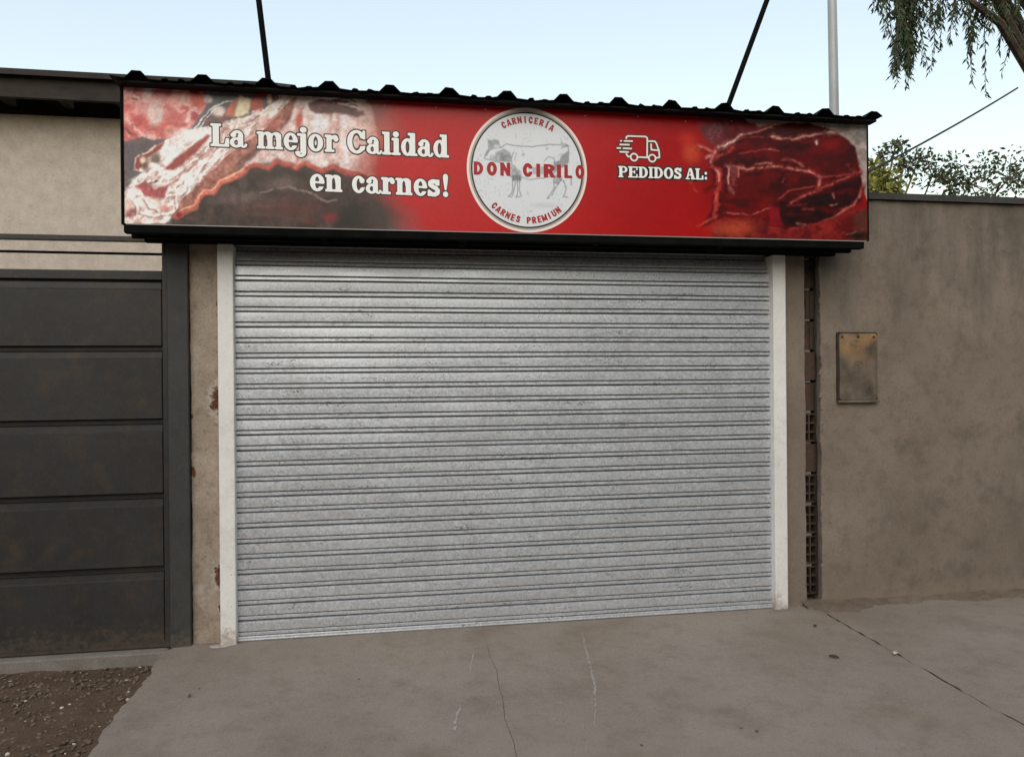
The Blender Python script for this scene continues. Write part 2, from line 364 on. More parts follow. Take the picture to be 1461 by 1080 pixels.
# gate sill and gravel bed left of the drive
tag(MB().box(-2.9, -1.19, -.055, .16, -.2, -.016, .008).build('kerb', M['slabside']), kind='structure')
V = []; F = []; n = 46
for i in range(n+1):
    for j in range(n+1):
        x = -2.9+1.76*i/n; y = -.04-2.6*j/n; V.append((x, y, GZ+.010*wob(x, y, 3)+.006*rs.random()+.02*max(0, 1-abs(x+1.14)/.12)))
for i in range(n):
    for j in range(n): a = i*(n+1)+j; F.append((a, a+1, a+n+2, a+n+1))
tag(fixn(obj('soil_bed', V, F, M['soil'], None, True)), kind='structure')
def rock(r):
    bm = bmesh.new(); bmesh.ops.create_icosphere(bm, subdivisions=1, radius=1)
    sx, sy, sz = r.uniform(.6, 1.4), r.uniform(.6, 1.4), r.uniform(.35, .8)
    for v in bm.verts: v.co = Vector((v.co.x*sx, v.co.y*sy, v.co.z*sz))*r.uniform(.75, 1.2)
    bm.verts.index_update(); R_ = ([v.co.copy() for v in bm.verts], [[v.index for v in f.verts] for f in bm.faces]); bm.free(); return R_
rr = random.Random(11); rocks = [rock(rr) for _ in range(10)]
def gravel(name, m, cnt, smin, smax, label, dens=None):
    mb = MB()
    for _ in range(cnt):
        x = rr.uniform(-2.5, -1.20); y = rr.uniform(-1.9, -.07)
        if dens and rr.random() > dens(x, y): continue
        s = smin+(smax-smin)*rr.random()**2.5; a = rr.uniform(0, 6.3); rv, rf = rr.choice(rocks); c, s_ = math.cos(a), math.sin(a)
        mb.add([(x+s*(v.x*c-v.y*s_), y+s*(v.x*s_+v.y*c), GZ+.004+s*.25+s*v.z) for v in rv], rf)
    tag(mb.build(name, m, None), label, 'gravel', None, 'stuff')
gravel('gravel', M['stone'], 3600, .002, .015, 'grey brown gravel bed between the dark gate and the drive')
gravel('rubble', M['stone_pale'], 130, .003, .016, 'pale rubble chips scattered on the gravel by the gate', lambda x, y: 1 if y > -.75 else .25)

# neighbour's house behind the gate
hs = thing('house', 'beige stucco house seen above and through the dark gate', 'house', (-3.5, 3.0, GZ))
MB().box(-7.5, -1.35, 3.0, 6.5, -.1, 3.92).build('wall', M['wallbeige'], hs)
MB().box(-7.8, -1.05, 2.62, 2.67, 3.95, 4.14).build('fascia_board', M['tile'], hs)
rf_ = fixn(obj('roof', [(-7.9, 2.55, 4.12), (-.95, 2.55, 4.12), (-.95, 4.75, 4.9), (-7.9, 4.75, 4.9), (-7.9, 2.55, 4.17), (-.95, 2.55, 4.17), (-.95, 4.75, 4.97), (-7.9, 4.75, 4.97), (-7.9, 6.9, 4.12), (-.95, 6.9, 4.12), (-.95, 6.9, 4.17), (-7.9, 6.9, 4.17)],
    [(0, 1, 2, 3), (4, 5, 6, 7), (0, 1, 5, 4), (0, 3, 7, 4), (1, 2, 6, 5), (3, 2, 9, 8), (7, 6, 10, 11), (8, 9, 10, 11), (2, 6, 10, 9), (3, 7, 11, 8)], M['tile'], hs))
for k in range(14): MB().box(-7.6+.48*k, -7.54+.48*k, 2.66, 3.0, 3.99, 4.10).build('rafter', M['tile'], hs)

# ================================================================== SHOP FRONT WALL
sw = thing('shop_wall', 'raw concrete shop front framing the steel shutter', 'wall', (.85, .1, 0))
def rough_slab(name, x0, x1, z0, z1, y0, y1, m, parent, seed, jl=.0, jr=.0, dy=.004, step=.03):
    """upright concrete member whose front face and side arrises are uneven"""
    r = random.Random(seed); nz = max(2, int((z1-z0)/step)); nx = max(2, int((x1-x0)/step)); V = []; F = []
    off = [0.0, 0.0]; L = []
    for k in range(nz+1):
        for s_, j in ((0, jl), (1, jr)): off[s_] = off[s_]*.7+r.uniform(-j, j)
        L.append((x0+off[0], x1+off[1]))
    for k in range(nz+1):
        z = z0+(z1-z0)*k/nz
        for i in range(nx+1):
            xx = L[k][0]+(L[k][1]-L[k][0])*i/nx; e = .006 if i in (0, nx) else 0
            V.append((xx, y0+e+dy*wob(xx*3+seed, z*3)+r.uniform(-.0012, .0012), z))
    for k in range(nz):
        for i in range(nx): a = k*(nx+1)+i; F.append((a, a+1, a+nx+2, a+nx+1))
    for i in (0, nx):
        b = len(V)
        for k in range(nz+1): v = V[k*(nx+1)+i]; V.append((v[0], y1, v[2]))
        for k in range(nz): q = (k*(nx+1)+i, (k+1)*(nx+1)+i, b+k+1, b+k); F.append(q if i == 0 else q[::-1])
    b = len(V); V += [(x0, y1, z1), (x1, y1, z1)]; F.append(tuple(nz*(nx+1)+i for i in range(nx+1))+(b+1, b))
    return obj(name, V, F, m, parent, True)
pL = rough_slab('pillar', -1.062, -.888, -.02, 2.30, .0, .24, M['pillar'], sw, 1, .002, .001)
tag(pL, 'left pillar with rust stains beside the shutter')
pR = rough_slab('pillar', 2.56, 2.735, -.02, 2.30, .0, .24, M['plaster'], sw, 5, .001, .002)
tag(pR, 'right plain pillar beside the brick slot')
MB().box(-1.06, 2.733, .03, .24, 2.30, 3.0).build('lintel', M['plaster'], sw)
MB().box(-1.06, -.98, .245, 4.2, -.05, 2.86).build('side_wall', M['plaster'], sw)
MB().box(2.655, 2.733, .245, 4.2, -.05, 2.86).build('side_wall', M['plaster'], sw)
MB().box(-1.06, 2.733, 4.205, 4.3, -.05, 2.86).build('rear_wall', M['plaster'], sw)
MB().box(-1.07, 2.735, .245, 4.31, 2.862, 2.93).build('roof_slab', M['plaster'], sw)
MB().box(-.975, 2.65, .29, 4.2, -.2, -.012).build('floor_slab', M['plaster'], sw)
# ================================================================== ROLLER SHUTTER
XL, XR, PZ = -.822, 2.497, .0889
sh = thing('roller_shutter', 'closed galvanised steel roller shutter of the butcher shop', 'shutter', ((XL+XR)/2, 0, 0))
prof = [(-.0010, .030), (.0006, .008), (.0018, -.0046), (.0036, -.0064), (.0182, -.0064), (.0198, -.0050), (.0208, .006), (.0214, .018),
        (.0252, .018), (.0258, .006), (.0268, -.0092), (.0290, -.0112), (.0550, -.0124), (.0790, -.0112), (.0806, -.0094), (.0820, .008), (.0826, .030), (.0900, .030)]
def slat_mesh(seed, n=24):
    r = random.Random(seed); V = []; F = []; k = len(prof); dz = [0.0]*(n+1); dy = [0.0]*(n+1)
    ph = [r.uniform(0, 6.3) for _ in range(6)]
    for i in range(n+1):
        t = i/n
        dz[i] = .0007*math.sin(5*t+ph[0])+.0005*math.sin(13*t+ph[1]); dy[i] = .0014*math.sin(4*t+ph[2])+.0010*math.sin(15*t+ph[3])+r.uniform(-.0003, .0003)
        tw = .0012*math.sin(7*t+ph[4])+.0008*math.sin(19*t+ph[5])
        for (z, y) in prof: V.append((XL+(XR-XL)*t, y+dy[i]+tw*(z/PZ-.5)*2, z+dz[i]))
    for i in range(n):
        for j in range(k-1): a = i*k+j; F.append((a, a+k, a+k+1, a+1))
    return mesh('slat', V, F, M['galv'], False)
variants = [slat_mesh(s) for s in range(9)]
for me in variants:
    me.polygons.foreach_set('use_smooth', [True]*len(me.polygons))
    me.set_sharp_from_angle(angle=math.radians(28))
Z0 = .030
rz = random.Random(5)
for k in range(26):
    me = variants[(k*4+k//9) % 9]
    back = {25: .062, 24: .020, 23: .003}.get(k, 0)         # top slats set back towards the drum, shaped to fall into deeper shade
    o = place('slat', me, (0, rz.uniform(-.0008, .0008)+back, Z0+k*PZ), sh, ({25: -.45, 24: -.30, 23: -.12}.get(k, 0), 0, 0))
bb = MB().box(XL, XR, -.012, .014, .006, Z0-.003, .003)
bb.box(XL+.002, XR-.002, -.016, .010, .003, .012, .002)
bb.build('bottom_bar', M['galv'], sh)
for x0, x1, lab in ((-.902, -.816, 'left white guide post'), (2.484, 2.571, 'right white guide post')):
    p_ = MB().box(x0, x1, -.058, .06, -.006, 2.272, .006).build('guide_rail', M['white'], sh); tag(p_, lab)
# broken mortar smears at the feet of the posts
for i, (cx, wd) in enumerate(((-.895, .075), (2.53, .06))):
    V = [(cx, -.07, .008)]; F = []; r = random.Random(i+2)
    for q in range(22):
        a = 6.2832*q/22; k = r.uniform(.7, 1.2); V.append((cx+wd*k*math.cos(a), -.066+.030*k*math.sin(a), .0015))
    for q in range(22): F.append((0, 1+q, 1+(q+1) % 22))
    fixn(obj('mortar_patch', V, F, M['mortar_pale'] if i == 0 else M['slabside'], sh, True))

# ================================================================== GATE
gt = thing('steel_gate', 'dark grey sheet steel gate with horizontal panels left of the shop', 'gate', (-1.9, .02, 0))
gx0, gx1 = -2.72, -1.205
rails = [.0, .439, .852, 1.272, 1.684, 2.075]
for a_, b_ in zip(rails[:-1], rails[1:]):
    # pressed panel: flat field with a folded step along its top edge
    x0, x1 = gx0+.02, gx1-.008; z0, z1 = a_+.012, b_-.010
    P = [(z0, .022), (z0+.004, .008), (z1-.052, .004), (z1-.044, .016), (z1-.010, .018), (z1-.004, .010), (z1, .030)]
    V = []; F = []
    for x in (x0, x0+.006, x0+.05, (x0+x1)/2, x1-.05, x1-.006, x1):
        d = .012 if x in (x0, x1) else 0; bul = -.004 if x == (x0+x1)/2 else 0
        V += [(x, y+d+bul*(0 < i < 6), z) for i, (z, y) in enumerate(P)]
    for i in range(6):
        for j in range(6): a = i*7+j; F.append((a, a+7, a+8, a+1))
    obj('panel', V, F, M['gate'], gt)
MB().box(gx1-.006, gx1+.022, .0, .05, -.008, 2.31, .003).build('stile', M['gate'], gt)
MB().box(gx0-.01, gx0+.02, .0, .05, -.008, 2.31, .003).build('stile', M['gate'], gt)
MB().box(gx0+.02, gx1-.006, .005, .045, 2.070, 2.122, .004).build('rail', M['gate'], gt)
MB().box(gx0+.02, gx1-.006, .005, .045, 2.285, 2.315, .004).build('rail', M['gate'], gt)
MB().box(gx0+.02, gx1-.006, .008, .042, -.008, .030, .003).build('rail', M['gate'], gt)
MB().tube([(gx0+.02, .025, 2.222), (gx1-.006, .025, 2.218)], .0075, 8).build('bar', M['black'], gt)
MB().box(gx0+.02, gx1-.01, .036, .042, .0, 2.07).build('back_sheet', M['gate'], gt)
for nm_, x0, x1, lb in (('gate_post', -1.178, -1.066, 'dark grey square steel gate post against the left concrete pillar'), ('gate_post', -2.86, -2.735, 'dark grey steel gate post at the far left end of the gate')):
    tag(MB().box(x0, x1, -.028, .10, -.09, 2.33, .005).build(nm_, M['gatepost']), lb, 'gate post', 'posts of the dark gate')

# ================================================================== RIGHT WALL with slot of hollow bricks
rw = thing('plastered_wall', 'grey brown plastered boundary wall right of the shop', 'wall', (4.9, .12, 0))
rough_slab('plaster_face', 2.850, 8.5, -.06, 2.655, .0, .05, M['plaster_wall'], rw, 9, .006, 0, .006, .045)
MB().box(2.886, 8.5, .052, .26, -.06, 2.652).build('wall_core', M['mortar'], rw)
fixn(rough_slab('coping', 2.80, 8.55, 2.657, 2.700, -.028, .28, M['coping'], rw, 12, 0, 0, .004, .04))
HB, HH, HD = .15, .188, .18
def brick_mesh(kind):
    mb = MB(); x0, x1 = -HB/2, HB/2
    if kind == 'hole':
        t = .010; cols = 3; rws = 3; cw = (HB-t)/cols; rh = (HH-t)/rws
        for i in range(cols+1): mb.box(x0+i*cw, x0+i*cw+t, -.006, .06, -HH/2, HH/2)
        for j in range(rws+1):
            for i in range(cols): mb.box(x0+i*cw+t+.0005, x0+(i+1)*cw-.0005, -.005, .06, -HH/2+j*rh, -HH/2+j*rh+t)
        mb.box(x0, x1, .061, .12, -HH/2, HH/2)
    elif kind == 'groove':
        mb.box(x0, x1, .004, .12, -HH/2, HH/2)
        for i in range(4): mb.box(x0+.006+i*.036, x0+.034+i*.036, -.006, .0035, -HH/2+.001, HH/2-.001, .002)
    else: mb.box(x0, x1, -.004, .12, -HH/2, HH/2, .004)
    return mesh('brick', mb.V, mb.F, M['brick'])
BK = {k: brick_mesh(k) for k in ('hole', 'groove', 'plain')}
seq = ['hole', 'hole', 'hole', 'hole', 'plain', 'hole', 'plain', 'plain', 'groove', 'groove', 'plain', 'groove']
r = random.Random(2)
for k, kd in enumerate(seq):
    z = .128+.2045*k
    place('brick', BK[kd], (2.800+r.uniform(-.006, .006), .112+r.uniform(-.008, .012), z), rw, (0, r.uniform(-.012, .012), r.uniform(-.03, .03)))
mb = MB()
for k in range(12):
    z = .128+.2045*k+.102; mb.box(2.737, 2.835, .108, .22, z-.008+r.uniform(-.002, .002), z+.008+r.uniform(-.002, .002), .002)
mb.build('mortar_joint', M['mortar'], rw)
mb = MB(); mb.box(2.737, 2.885, .262, .28, -.05, 2.62).build('slot_back', M['mortar'], rw)
# drips of plaster hanging over the slot edge
for k in range(34):
    z = r.uniform(.05, 2.2); s = r.uniform(.008, .020); rv, rf = r.choice(rocks)
    obj('plaster_lump', [(2.851+v.x*s*.7, .010+r.uniform(0, .003)+v.y*s*.7, z+v.z*s*2.2) for v in rv], rf, M['plaster'], rw)

# ================================================================== METER BOX
mbx = thing('meter_box', 'weathered metal utility meter box set in the plastered wall', 'meter box', (3.10, -.01, 1.32))
def rrect(x0, x1, z0, z1, rd, n=5):
    out = []
    for cx, cz, a0 in ((x1-rd, z1-rd, 0), (x0+rd, z1-rd, 90), (x0+rd, z0+rd, 180), (x1-rd, z0+rd, 270)):
        for i in range(n+1): a = math.radians(a0+90*i/n); out.append((cx+rd*math.cos(a), cz+rd*math.sin(a)))
    return out
fixn(MB().prism(rrect(2.955, 3.246, 1.318, 1.780, .012), -.014, .04).build('frame', mat_plain('meter_frame_rust', (.045, .032, .022), .8, .2, .3, .5, 20), mbx))
fixn(MB().prism(rrect(2.967, 3.236, 1.336, 1.770, .016), -.024, -.0145).build('door', M['meter'], mbx))
MB().box(2.953, 3.248, -.032, -.014, 1.316, 1.333, .004).build('hinge_lip', M['meter'], mbx)
MB().box(3.2285, 3.2355, -.029, -.0245, 1.345, 1.755, .0015).build('door_fold', M['meter'], mbx)
rustm = bpy.data.materials['meter_frame_rust']
for x in (2.986, 3.10, 3.213):
    n = 10; V = [(x+.009*math.cos(6.2832*i/n), -.0245, 1.748+.009*math.sin(6.2832*i/n)) for i in range(n)]
    V += [(x+.006*math.cos(6.2832*i/n), -.0305, 1.748+.006*math.sin(6.2832*i/n)) for i in range(n)]
    fixn(obj('screw', V, [tuple(range(n, 2*n))]+[(i, (i+1) % n, (i+1) % n+n, i+n) for i in range(n)], rustm, mbx))
em = MB()
ring = lambda cx, cz, rx, rz: [(cx+rx*math.cos(6.2832*i/28), -.0258, cz+rz*math.sin(6.2832*i/28)) for i in range(29)]
em.tube(ring(3.095, 1.553, .042, .036), .0012, 6, False)
MB().tube(ring(3.085, 1.705, .036, .018), .0012, 6, False).build('embossed_oval', M['meter'], mbx)
em.box(3.0512, 3.1388, -.0252, -.0243, 1.5515, 1.5545)
em.box(3.075, 3.112, -.0275, -.0243, 1.534, 1.538); em.box(3.075, 3.112, -.0275, -.0243, 1.566, 1.570)
em.box(3.075, 3.079, -.0272, -.0243, 1.538, 1.566); em.box(3.108, 3.112, -.0272, -.0243, 1.538, 1.566); em.box(3.084, 3.103, -.0272, -.0243, 1.548, 1.556)
em.build('embossed_emblem', M['meter'], mbx)

# ================================================================== CANOPY
BX0, BX1, BZ0, BZ1, BY = -1.308, 2.970, 2.324, 3.058, -.32
cp = thing('shop_canopy', 'black steel canopy box with corrugated roof over the shutter', 'canopy', (.85, 0, 2.25))
RPX = .3205; RX0, RX1 = -1.345, 3.005
def roof_profile():
    P = [(RX0, .008)]
    for k in range(14):
        c = -1.214+RPX*k
        if k: P += [(c-.205, -.004), (c-.195, .004), (c-.175, .004), (c-.165, -.004), (c-.125, -.002), (c-.115, .005), (c-.095, .005), (c-.085, -.001)]
        P += [(c-.058, .0), (c-.022, .036), (c+.020, .037), (c+.056, .0)]
    P = [p for p in P if p[0] < RX1-.02]; P += [(RX1, .012)]
    return P
prf = roof_profile(); rrn = random.Random(4)
V = []; F = []; n = len(prf); stations = [(-.425, 3.050), (-.30, 3.049), (.1, 3.045), (.7, 3.035), (1.6, 3.015)]
for (y, z) in stations:
    for (x, h) in prf: V.append((x, y+(rrn.uniform(-.006, .006) if y < -.42 else 0), z+h*1.0+(rrn.uniform(-.0022, .0022) if y < -.42 else 0)))
for i in range(len(stations)-1):
    for j in range(n-1): a = i*n+j; F.append((a, a+1, a+n+1, a+n))
m0 = len(V); V += [(x, y, z-.0035) for (x, y, z) in V]; F += [tuple(i+m0 for i in reversed(f)) for f in F]
F += [(j+1, j, j+m0, j+1+m0) for j in range(n-1)]
obj('corrugated_roof', V, F, M['roofblack'], cp)
MB().box(BX0-.01, BX1+.01, -.405, -.335, 3.030, 3.042, .002).build('eave_batten', M['roofblack'], cp)
MB().box(BX0-.006, BX1-.02, -.318, -.265, 2.276, 2.322, .003).build('front_beam', M['black'], cp)
MB().box(BX0+.02, BX1-.046, -.055, -.004, 2.274, 2.320, .003).build('back_beam', M['black'], cp)
MB().box(BX0+.01, BX1-.05, -.264, -.056, 2.292, 2.304).build('soffit', M['under'], cp)
MB().box(BX0-.004, BX1-.03, -.20, -.165, 2.270, 2.291, .002).build('soffit_batten', M['black'], cp)
for k in range(6): MB().box(-1.1+.78*k, -1.06+.78*k, -.262, -.058, 2.276, 2.2905).build('cross_bar', M['black'], cp)
MB().box(BX0+.004, BX0+.03, -.30, 0, 2.325, 3.02).build('side_panel', M['under'], cp)
MB().box(BX1-.03, BX1-.004, -.30, 0, 2.325, 3.02).build('side_panel', M['under'], cp)
MB().box(BX0+.01, BX1-.01, -.312, -.300, 2.324, 3.03).build('backing_board', M['under'], cp)
# stay rods rising from the roof
for (a, b, lb) in (((-.572, -.30, 3.04), (-.80, -.48, 5.3), 'thin black steel stay rod rising from the roof over the meat print'),
                   ((2.045, -.30, 3.05), (2.93, -.36, 5.35), 'slanting black steel stay rod rising from the roof near the pale mast')):
    a = Vector(a); b = Vector(b); rd = thing('stay_rod', lb, 'rod', a, 'stay rods on the canopy roof')
    MB().tube([a, b], .0155, 10).build('rod', M['black'], rd)
    MB().box(a.x-.03, a.x+.03, a.y-.03, a.y+.03, a.z+.02, a.z+.055, .004).build('foot_plate', M['black'], rd)

# ================================================================== SIGN BANNER  (flat printed vinyl)
def fbm(x, y, seed, octv=4, lac=2.0, gain=.55):
    r = np.random.RandomState(seed); out = np.zeros_like(x); amp = 1.0; tot = 0.0; T = r.rand(64, 64)
    for o in range(octv):
        xi = np.floor(x).astype(int); yi = np.floor(y).astype(int); fx = x-xi; fy = y-yi
        fx = fx*fx*(3-2*fx); fy = fy*fy*(3-2*fy); a = (xi+o*17) % 64; b = (yi+o*29) % 64; a1 = (a+1) % 64; b1 = (b+1) % 64
        out = out+amp*((T[a, b]*(1-fx)+T[a1, b]*fx)*(1-fy)+(T[a, b1]*(1-fx)+T[a1, b1]*fx)*fy)
        tot += amp; amp *= gain; x = x*lac+3.1; y = y*lac+7.7
    return out/tot
def sd_poly(X, Y, P):
    d = np.full(X.shape, 1e9); ins = np.zeros(X.shape, bool); n = len(P)
    for i in range(n):
        ax, ay = P[i]; bx, by = P[(i+1) % n]; ex, ey = bx-ax, by-ay
        t = np.clip(((X-ax)*ex+(Y-ay)*ey)/(ex*ex+ey*ey+1e-12), 0, 1)
        d = np.minimum(d, (X-ax-ex*t)**2+(Y-ay-ey*t)**2)
        c = ((ay > Y) != (by > Y)) & (X < (bx-ax)*(Y-ay)/((by-ay) if by != ay else 1e-12)+ax); ins ^= c
    d = np.sqrt(d); return np.where(ins, -d, d)
def sd_line(X, Y, P, w):
    d = np.full(X.shape, 1e9)
    for (ax, ay), (bx, by) in zip(P[:-1], P[1:]):
        ex, ey = bx-ax, by-ay; t = np.clip(((X-ax)*ex+(Y-ay)*ey)/(ex*ex+ey*ey+1e-12), 0, 1)
        d = np.minimum(d, (X-ax-ex*t)**2+(Y-ay-ey*t)**2)
    return np.sqrt(d)-w/2
def sd_ell(X, Y, cx, cy, rx, ry):
    k = np.sqrt(((X-cx)/rx)**2+((Y-cy)/ry)**2); return (k-1)*min(rx, ry)
def sstep(a, b, x): t = np.clip((x-a)/(b-a), 0, 1); return t*t*(3-2*t)
PK = 1.12       # reflectance of the ink against its look in the photo
def lin(c): return np.array(srgb(*c))*PK
# artwork coordinates: the print was traced on a sheet ruled in these units
def art(X, Z):
    dx, dy, dz = X-CAMP.x, BY-CAMP.y, Z-CAMP.z
    dn = dx*_fwd.x+dy*_fwd.y+dz*_fwd.z
    return 730.5+CF*(dx*_r.x+dy*_r.y+dz*_r.z)/dn, 540-CF*(dx*_u.x+dy*_u.y+dz*_u.z)/dn
class Art:
    def __init__(s, U, V):
        s.U0, s.V0 = U, V; s.C = np.zeros(U.shape+(3,)); s.warp(3.0, 14)
    def warp(s, amp, sc, seed=5):
        s.U = s.U0+amp*2*(fbm(s.U0/sc, s.V0/sc, seed, 3)-.5); s.V = s.V0+amp*2*(fbm(s.U0/sc+9, s.V0/sc+4, seed+1, 3)-.5)
    def put(s, d, col, soft=1.5, a=1.0, nz=0.0, sc=8, seed=3, col2=None):
        m = sstep(soft, -soft, d)*a
        m = np.clip(m, 0, 1)
        c = lin(col)
        if col2 is not None:
            t = sstep(.38, .62, fbm(s.U/sc, s.V/sc, seed, 4))[..., None]; c = lin(col)*(1-t)+lin(col2)*t
        if nz:
            f = 1+nz*2*(fbm(s.U/sc, s.V/sc, seed+50, 4)-.5)[..., None]*1.6; c = c*f
        s.C = s.C*(1-m[..., None])+c*m[..., None]
    def poly(s, P, col, **k): s.put(sd_poly(s.U, s.V, P), col, **k)
    def line(s, P, w, col, **k):
        f = fbm(s.U/7+col[0], s.V/7+w, 77, 3); k['a'] = k.get('a', 1.0)*sstep(.22, .50, f)*.95
        s.put(sd_line(s.U, s.V, P, w)-w*.9*(fbm(s.U/4, s.V/4+col[1], 78, 3)-.5), col, **k)
    def ell(s, e, col, **k): s.put(sd_ell(s.U, s.V, *e), col, **k)
def T(o, sc=7.717):
    def f(*pts): return [(o[0]+x/sc, o[1]+y/sc) for x, y in pts]
    return f
def TE(o, cx, cy, rx, ry, sc=7.717): return (o[0]+cx/sc, o[1]+cy/sc, rx/sc, ry/sc)
oA, oB, oC, oD, oE, oF = (166, 110), (166, 210), (330, 110), (330, 210), (480, 120), (480, 220)
A, B, C_, D_, E_, F_ = map(T, (oA, oB, oC, oD, oE, oF)); oG, oH = (940, 150), (1090, 150)
G = T(oG, 5.4); H = T(oH, 5.4)
def paint_sheet(U, V):
    p = Art(U, V)
    # ground: plum grey at the left, red through the middle
    p.C[:] = lin((108, 98, 100))
    red = lin((172, 30, 30)); red2 = lin((150, 15, 17)); 
    t = sstep(690, 960, U)[..., None]; base_red = red*(1-t)+red2*t  # left red kept paler: sheen of reflected sky put into the ink
    base_red = base_red*(1+.16*(fbm(U/60, V/40, 3, 3)-.5))[..., None]
    p.warp(2.6, 13)
    # -------- left: cuts in a tray
    p.poly(A((60,50),(640,60),(960,130),(1000,300),(960,420),(840,540),(660,640),(540,690),(400,695),(280,660),(60,730)), (208,140,134), col2=(190,98,94), sc=12, nz=.14)
    p.ell(TE(oA,430,400,90,140), (200,172,166), soft=4, nz=.1)
    p.ell(TE(oA,430,250,120,50), (205,150,146), soft=5, a=.8)
    p.ell(TE(oA,225,225,50,30), (128,42,48), soft=2.5)
    p.line(A((160,120),(170,200),(300,250),(520,290)), 4.5, (206,160,154), soft=2)
    p.ell(TE(oA,350,170,45,60), (212,185,180), soft=3)
    p.ell(TE(oA,140,330,60,60), (192,88,80), soft=6, a=.7)
    p.ell(TE(oA,250,480,90,60), (186,80,74), soft=5, a=.8)
    p.line(A((120,470),(200,560),(270,640),(420,670)), 5, (212,165,158), soft=2.5)
    p.line(A((80,540),(160,620),(240,690)), 4, (150,60,60), soft=2)
    p.ell(TE(oA,650,480,120,110), (190,98,94), soft=7, a=.8)
    p.line(A((650,310),(700,280),(760,200),(830,260),(810,310),(740,290)), 4.5, (210,165,155), soft=2)
    p.line(A((660,330),(690,380),(740,370)), 3, (214,150,140), soft=2)
    p.ell(TE(oA,900,240,75,110), (196,92,76), soft=5)
    p.line(A((780,480),(800,400),(870,360),(920,400)), 6, (208,160,156), soft=2, nz=.3, sc=4)
    p.ell(TE(oA,865,430,40,55), (176,76,88), soft=3)
    p.ell(TE(oA,590,600,65,50), (206,140,126), soft=3); p.ell(TE(oA,600,605,35,26), (186,100,86), soft=3)
    p.line(A((660,110),(800,150),(950,150)), 6, (160,36,38), soft=3)
    p.line(A((60,60),(500,75),(700,90)), 2.5, (90,60,55), soft=2)
    p.poly(A((960,100),(1389,150),(1389,300),(1270,275),(1100,320),(820,570),(930,420),(1010,300),(1050,250)), (112,106,108), soft=2)
    p.ell(TE(oA,1010,240,45,45), (190,170,172), soft=3)
    p.poly(A((75,720),(440,720),(330,800),(220,870),(150,1080),(75,1080)), (104,92,96), soft=3)
    for q in (((860,570),(960,450),(1080,330),(1180,285),(1290,275)), ((920,560),(1010,440),(1100,355))):
        p.line(A(*q), 1.6, (196,198,200), soft=1)
    p.ell(TE(oA,1130,380,70,55), (205,190,184), soft=3); p.poly(A((1200,430),(1240,330),(1290,260),(1340,240),(1310,340),(1290,450)), (190,110,88), soft=2)
    p.line(A((990,480),(1090,450),(1200,460)), 6, (150,90,80), soft=2)
    p.poly(C_((20,430),(90,215),(225,245),(190,400),(60,450)), (206,188,158), soft=2)
    p.ell(TE(oC,275,310,70,85), (184,88,72), soft=3, nz=.2, sc=4); p.ell(TE(oC,350,190,80,45), (178,52,50), soft=3)
    p.ell(TE(oC,420,250,25,55), (206,180,150), soft=2)
    # -------- rack of ribs, fat side
    p.poly([(192,226),(223,210),(239,199),(249,195),(259,186),(300,181),(335,172),(372,160),(400,140),(424,134),(426,152),(400,185),(372,205),(346,226),(322,246),(292,268),(266,286),(246,305),(236,320),(170,320),(176,280),(186,262),(205,246),(190,244)],
           (222,208,203), col2=(196,162,154), sc=7, nz=.16)
    p.put(sd_poly(p.U, p.V, [(215,250),(260,205),(330,182),(370,175),(330,235),(280,275),(240,310),(190,315),(190,270)])+8*(fbm(p.U/5, p.V/5, 71, 4)-.46), (176,140,132), soft=5, a=.38)
    # crinkles of fat, running along the rack
    fat_m = sstep(3, -3, sd_poly(p.U, p.V, [(180,262),(205,246),(225,225),(259,186),(300,181),(372,160),(400,142),(412,150),(380,192),(330,232),(285,265),(255,290),(240,316),(178,316)]))
    a_, b_ = (p.U*.75-p.V*.66)/17, (p.U*.66+p.V*.75)/8.5
    rg = 1-np.abs(2*fbm(a_, b_, 41, 4, 2.0, .42)-1); r2 = fbm(a_*1.3+5, b_*1.5, 43, 3)
    lite = (sstep(.72, .95, rg)*fat_m*.65)[..., None]; p.C = p.C*(1-lite)+lin((238,232,228))*lite
    dark = (sstep(.56, .72, r2)*fat_m*.55)[..., None]; p.C = p.C*(1-dark)+lin((150,100,92))*dark
    dark = (sstep(.42, .22, rg)*fat_m*.45)[..., None]; p.C = p.C*(1-dark)+lin((140,104,98))*dark
    p.ell(TE(oA,840,650,180,70), (230,224,222), soft=8, a=.8)
    p.ell(TE(oA,600,830,110,90), (205,205,208), soft=6, nz=.15, sc=5)
    p.poly(A((500,1040),(640,900),(830,760),(1010,630),(1045,650),(900,810),(700,985),(560,1060)), (160,78,72), soft=2.5, nz=.2, sc=5)
    p.poly(A((190,1020),(215,880),(440,765),(530,710),(490,800),(330,900),(300,960),(240,1040)), (152,74,64), soft=2)
    p.line(A((230,880),(340,820),(440,765)), 2.5, (218,190,175), soft=1.3)
    p.ell(TE(oA,430,910,60,70), (128,110,98), soft=4); p.ell(TE(oA,310,960,45,70), (110,80,70), soft=4); p.ell(TE(oA,290,920,35,35), (215,190,172), soft=3)
    p.line(A((400,980),(470,1020),(560,1060),(700,1050)), 7, (228,218,214), soft=3)
    p.poly(B((215,420),(300,375),(350,400),(420,455),(560,430),(600,400),(560,500),(540,545),(440,605),(300,535)), (170,86,86), soft=2.5, nz=.25, sc=4)
    p.line(B((340,410),(450,370)), 3, (120,92,84), soft=1.5)
    p.line(B((620,420),(680,350),(760,270),(860,190),(960,110),(1060,60)), 5, (176,132,122), soft=3, nz=.4, sc=3)
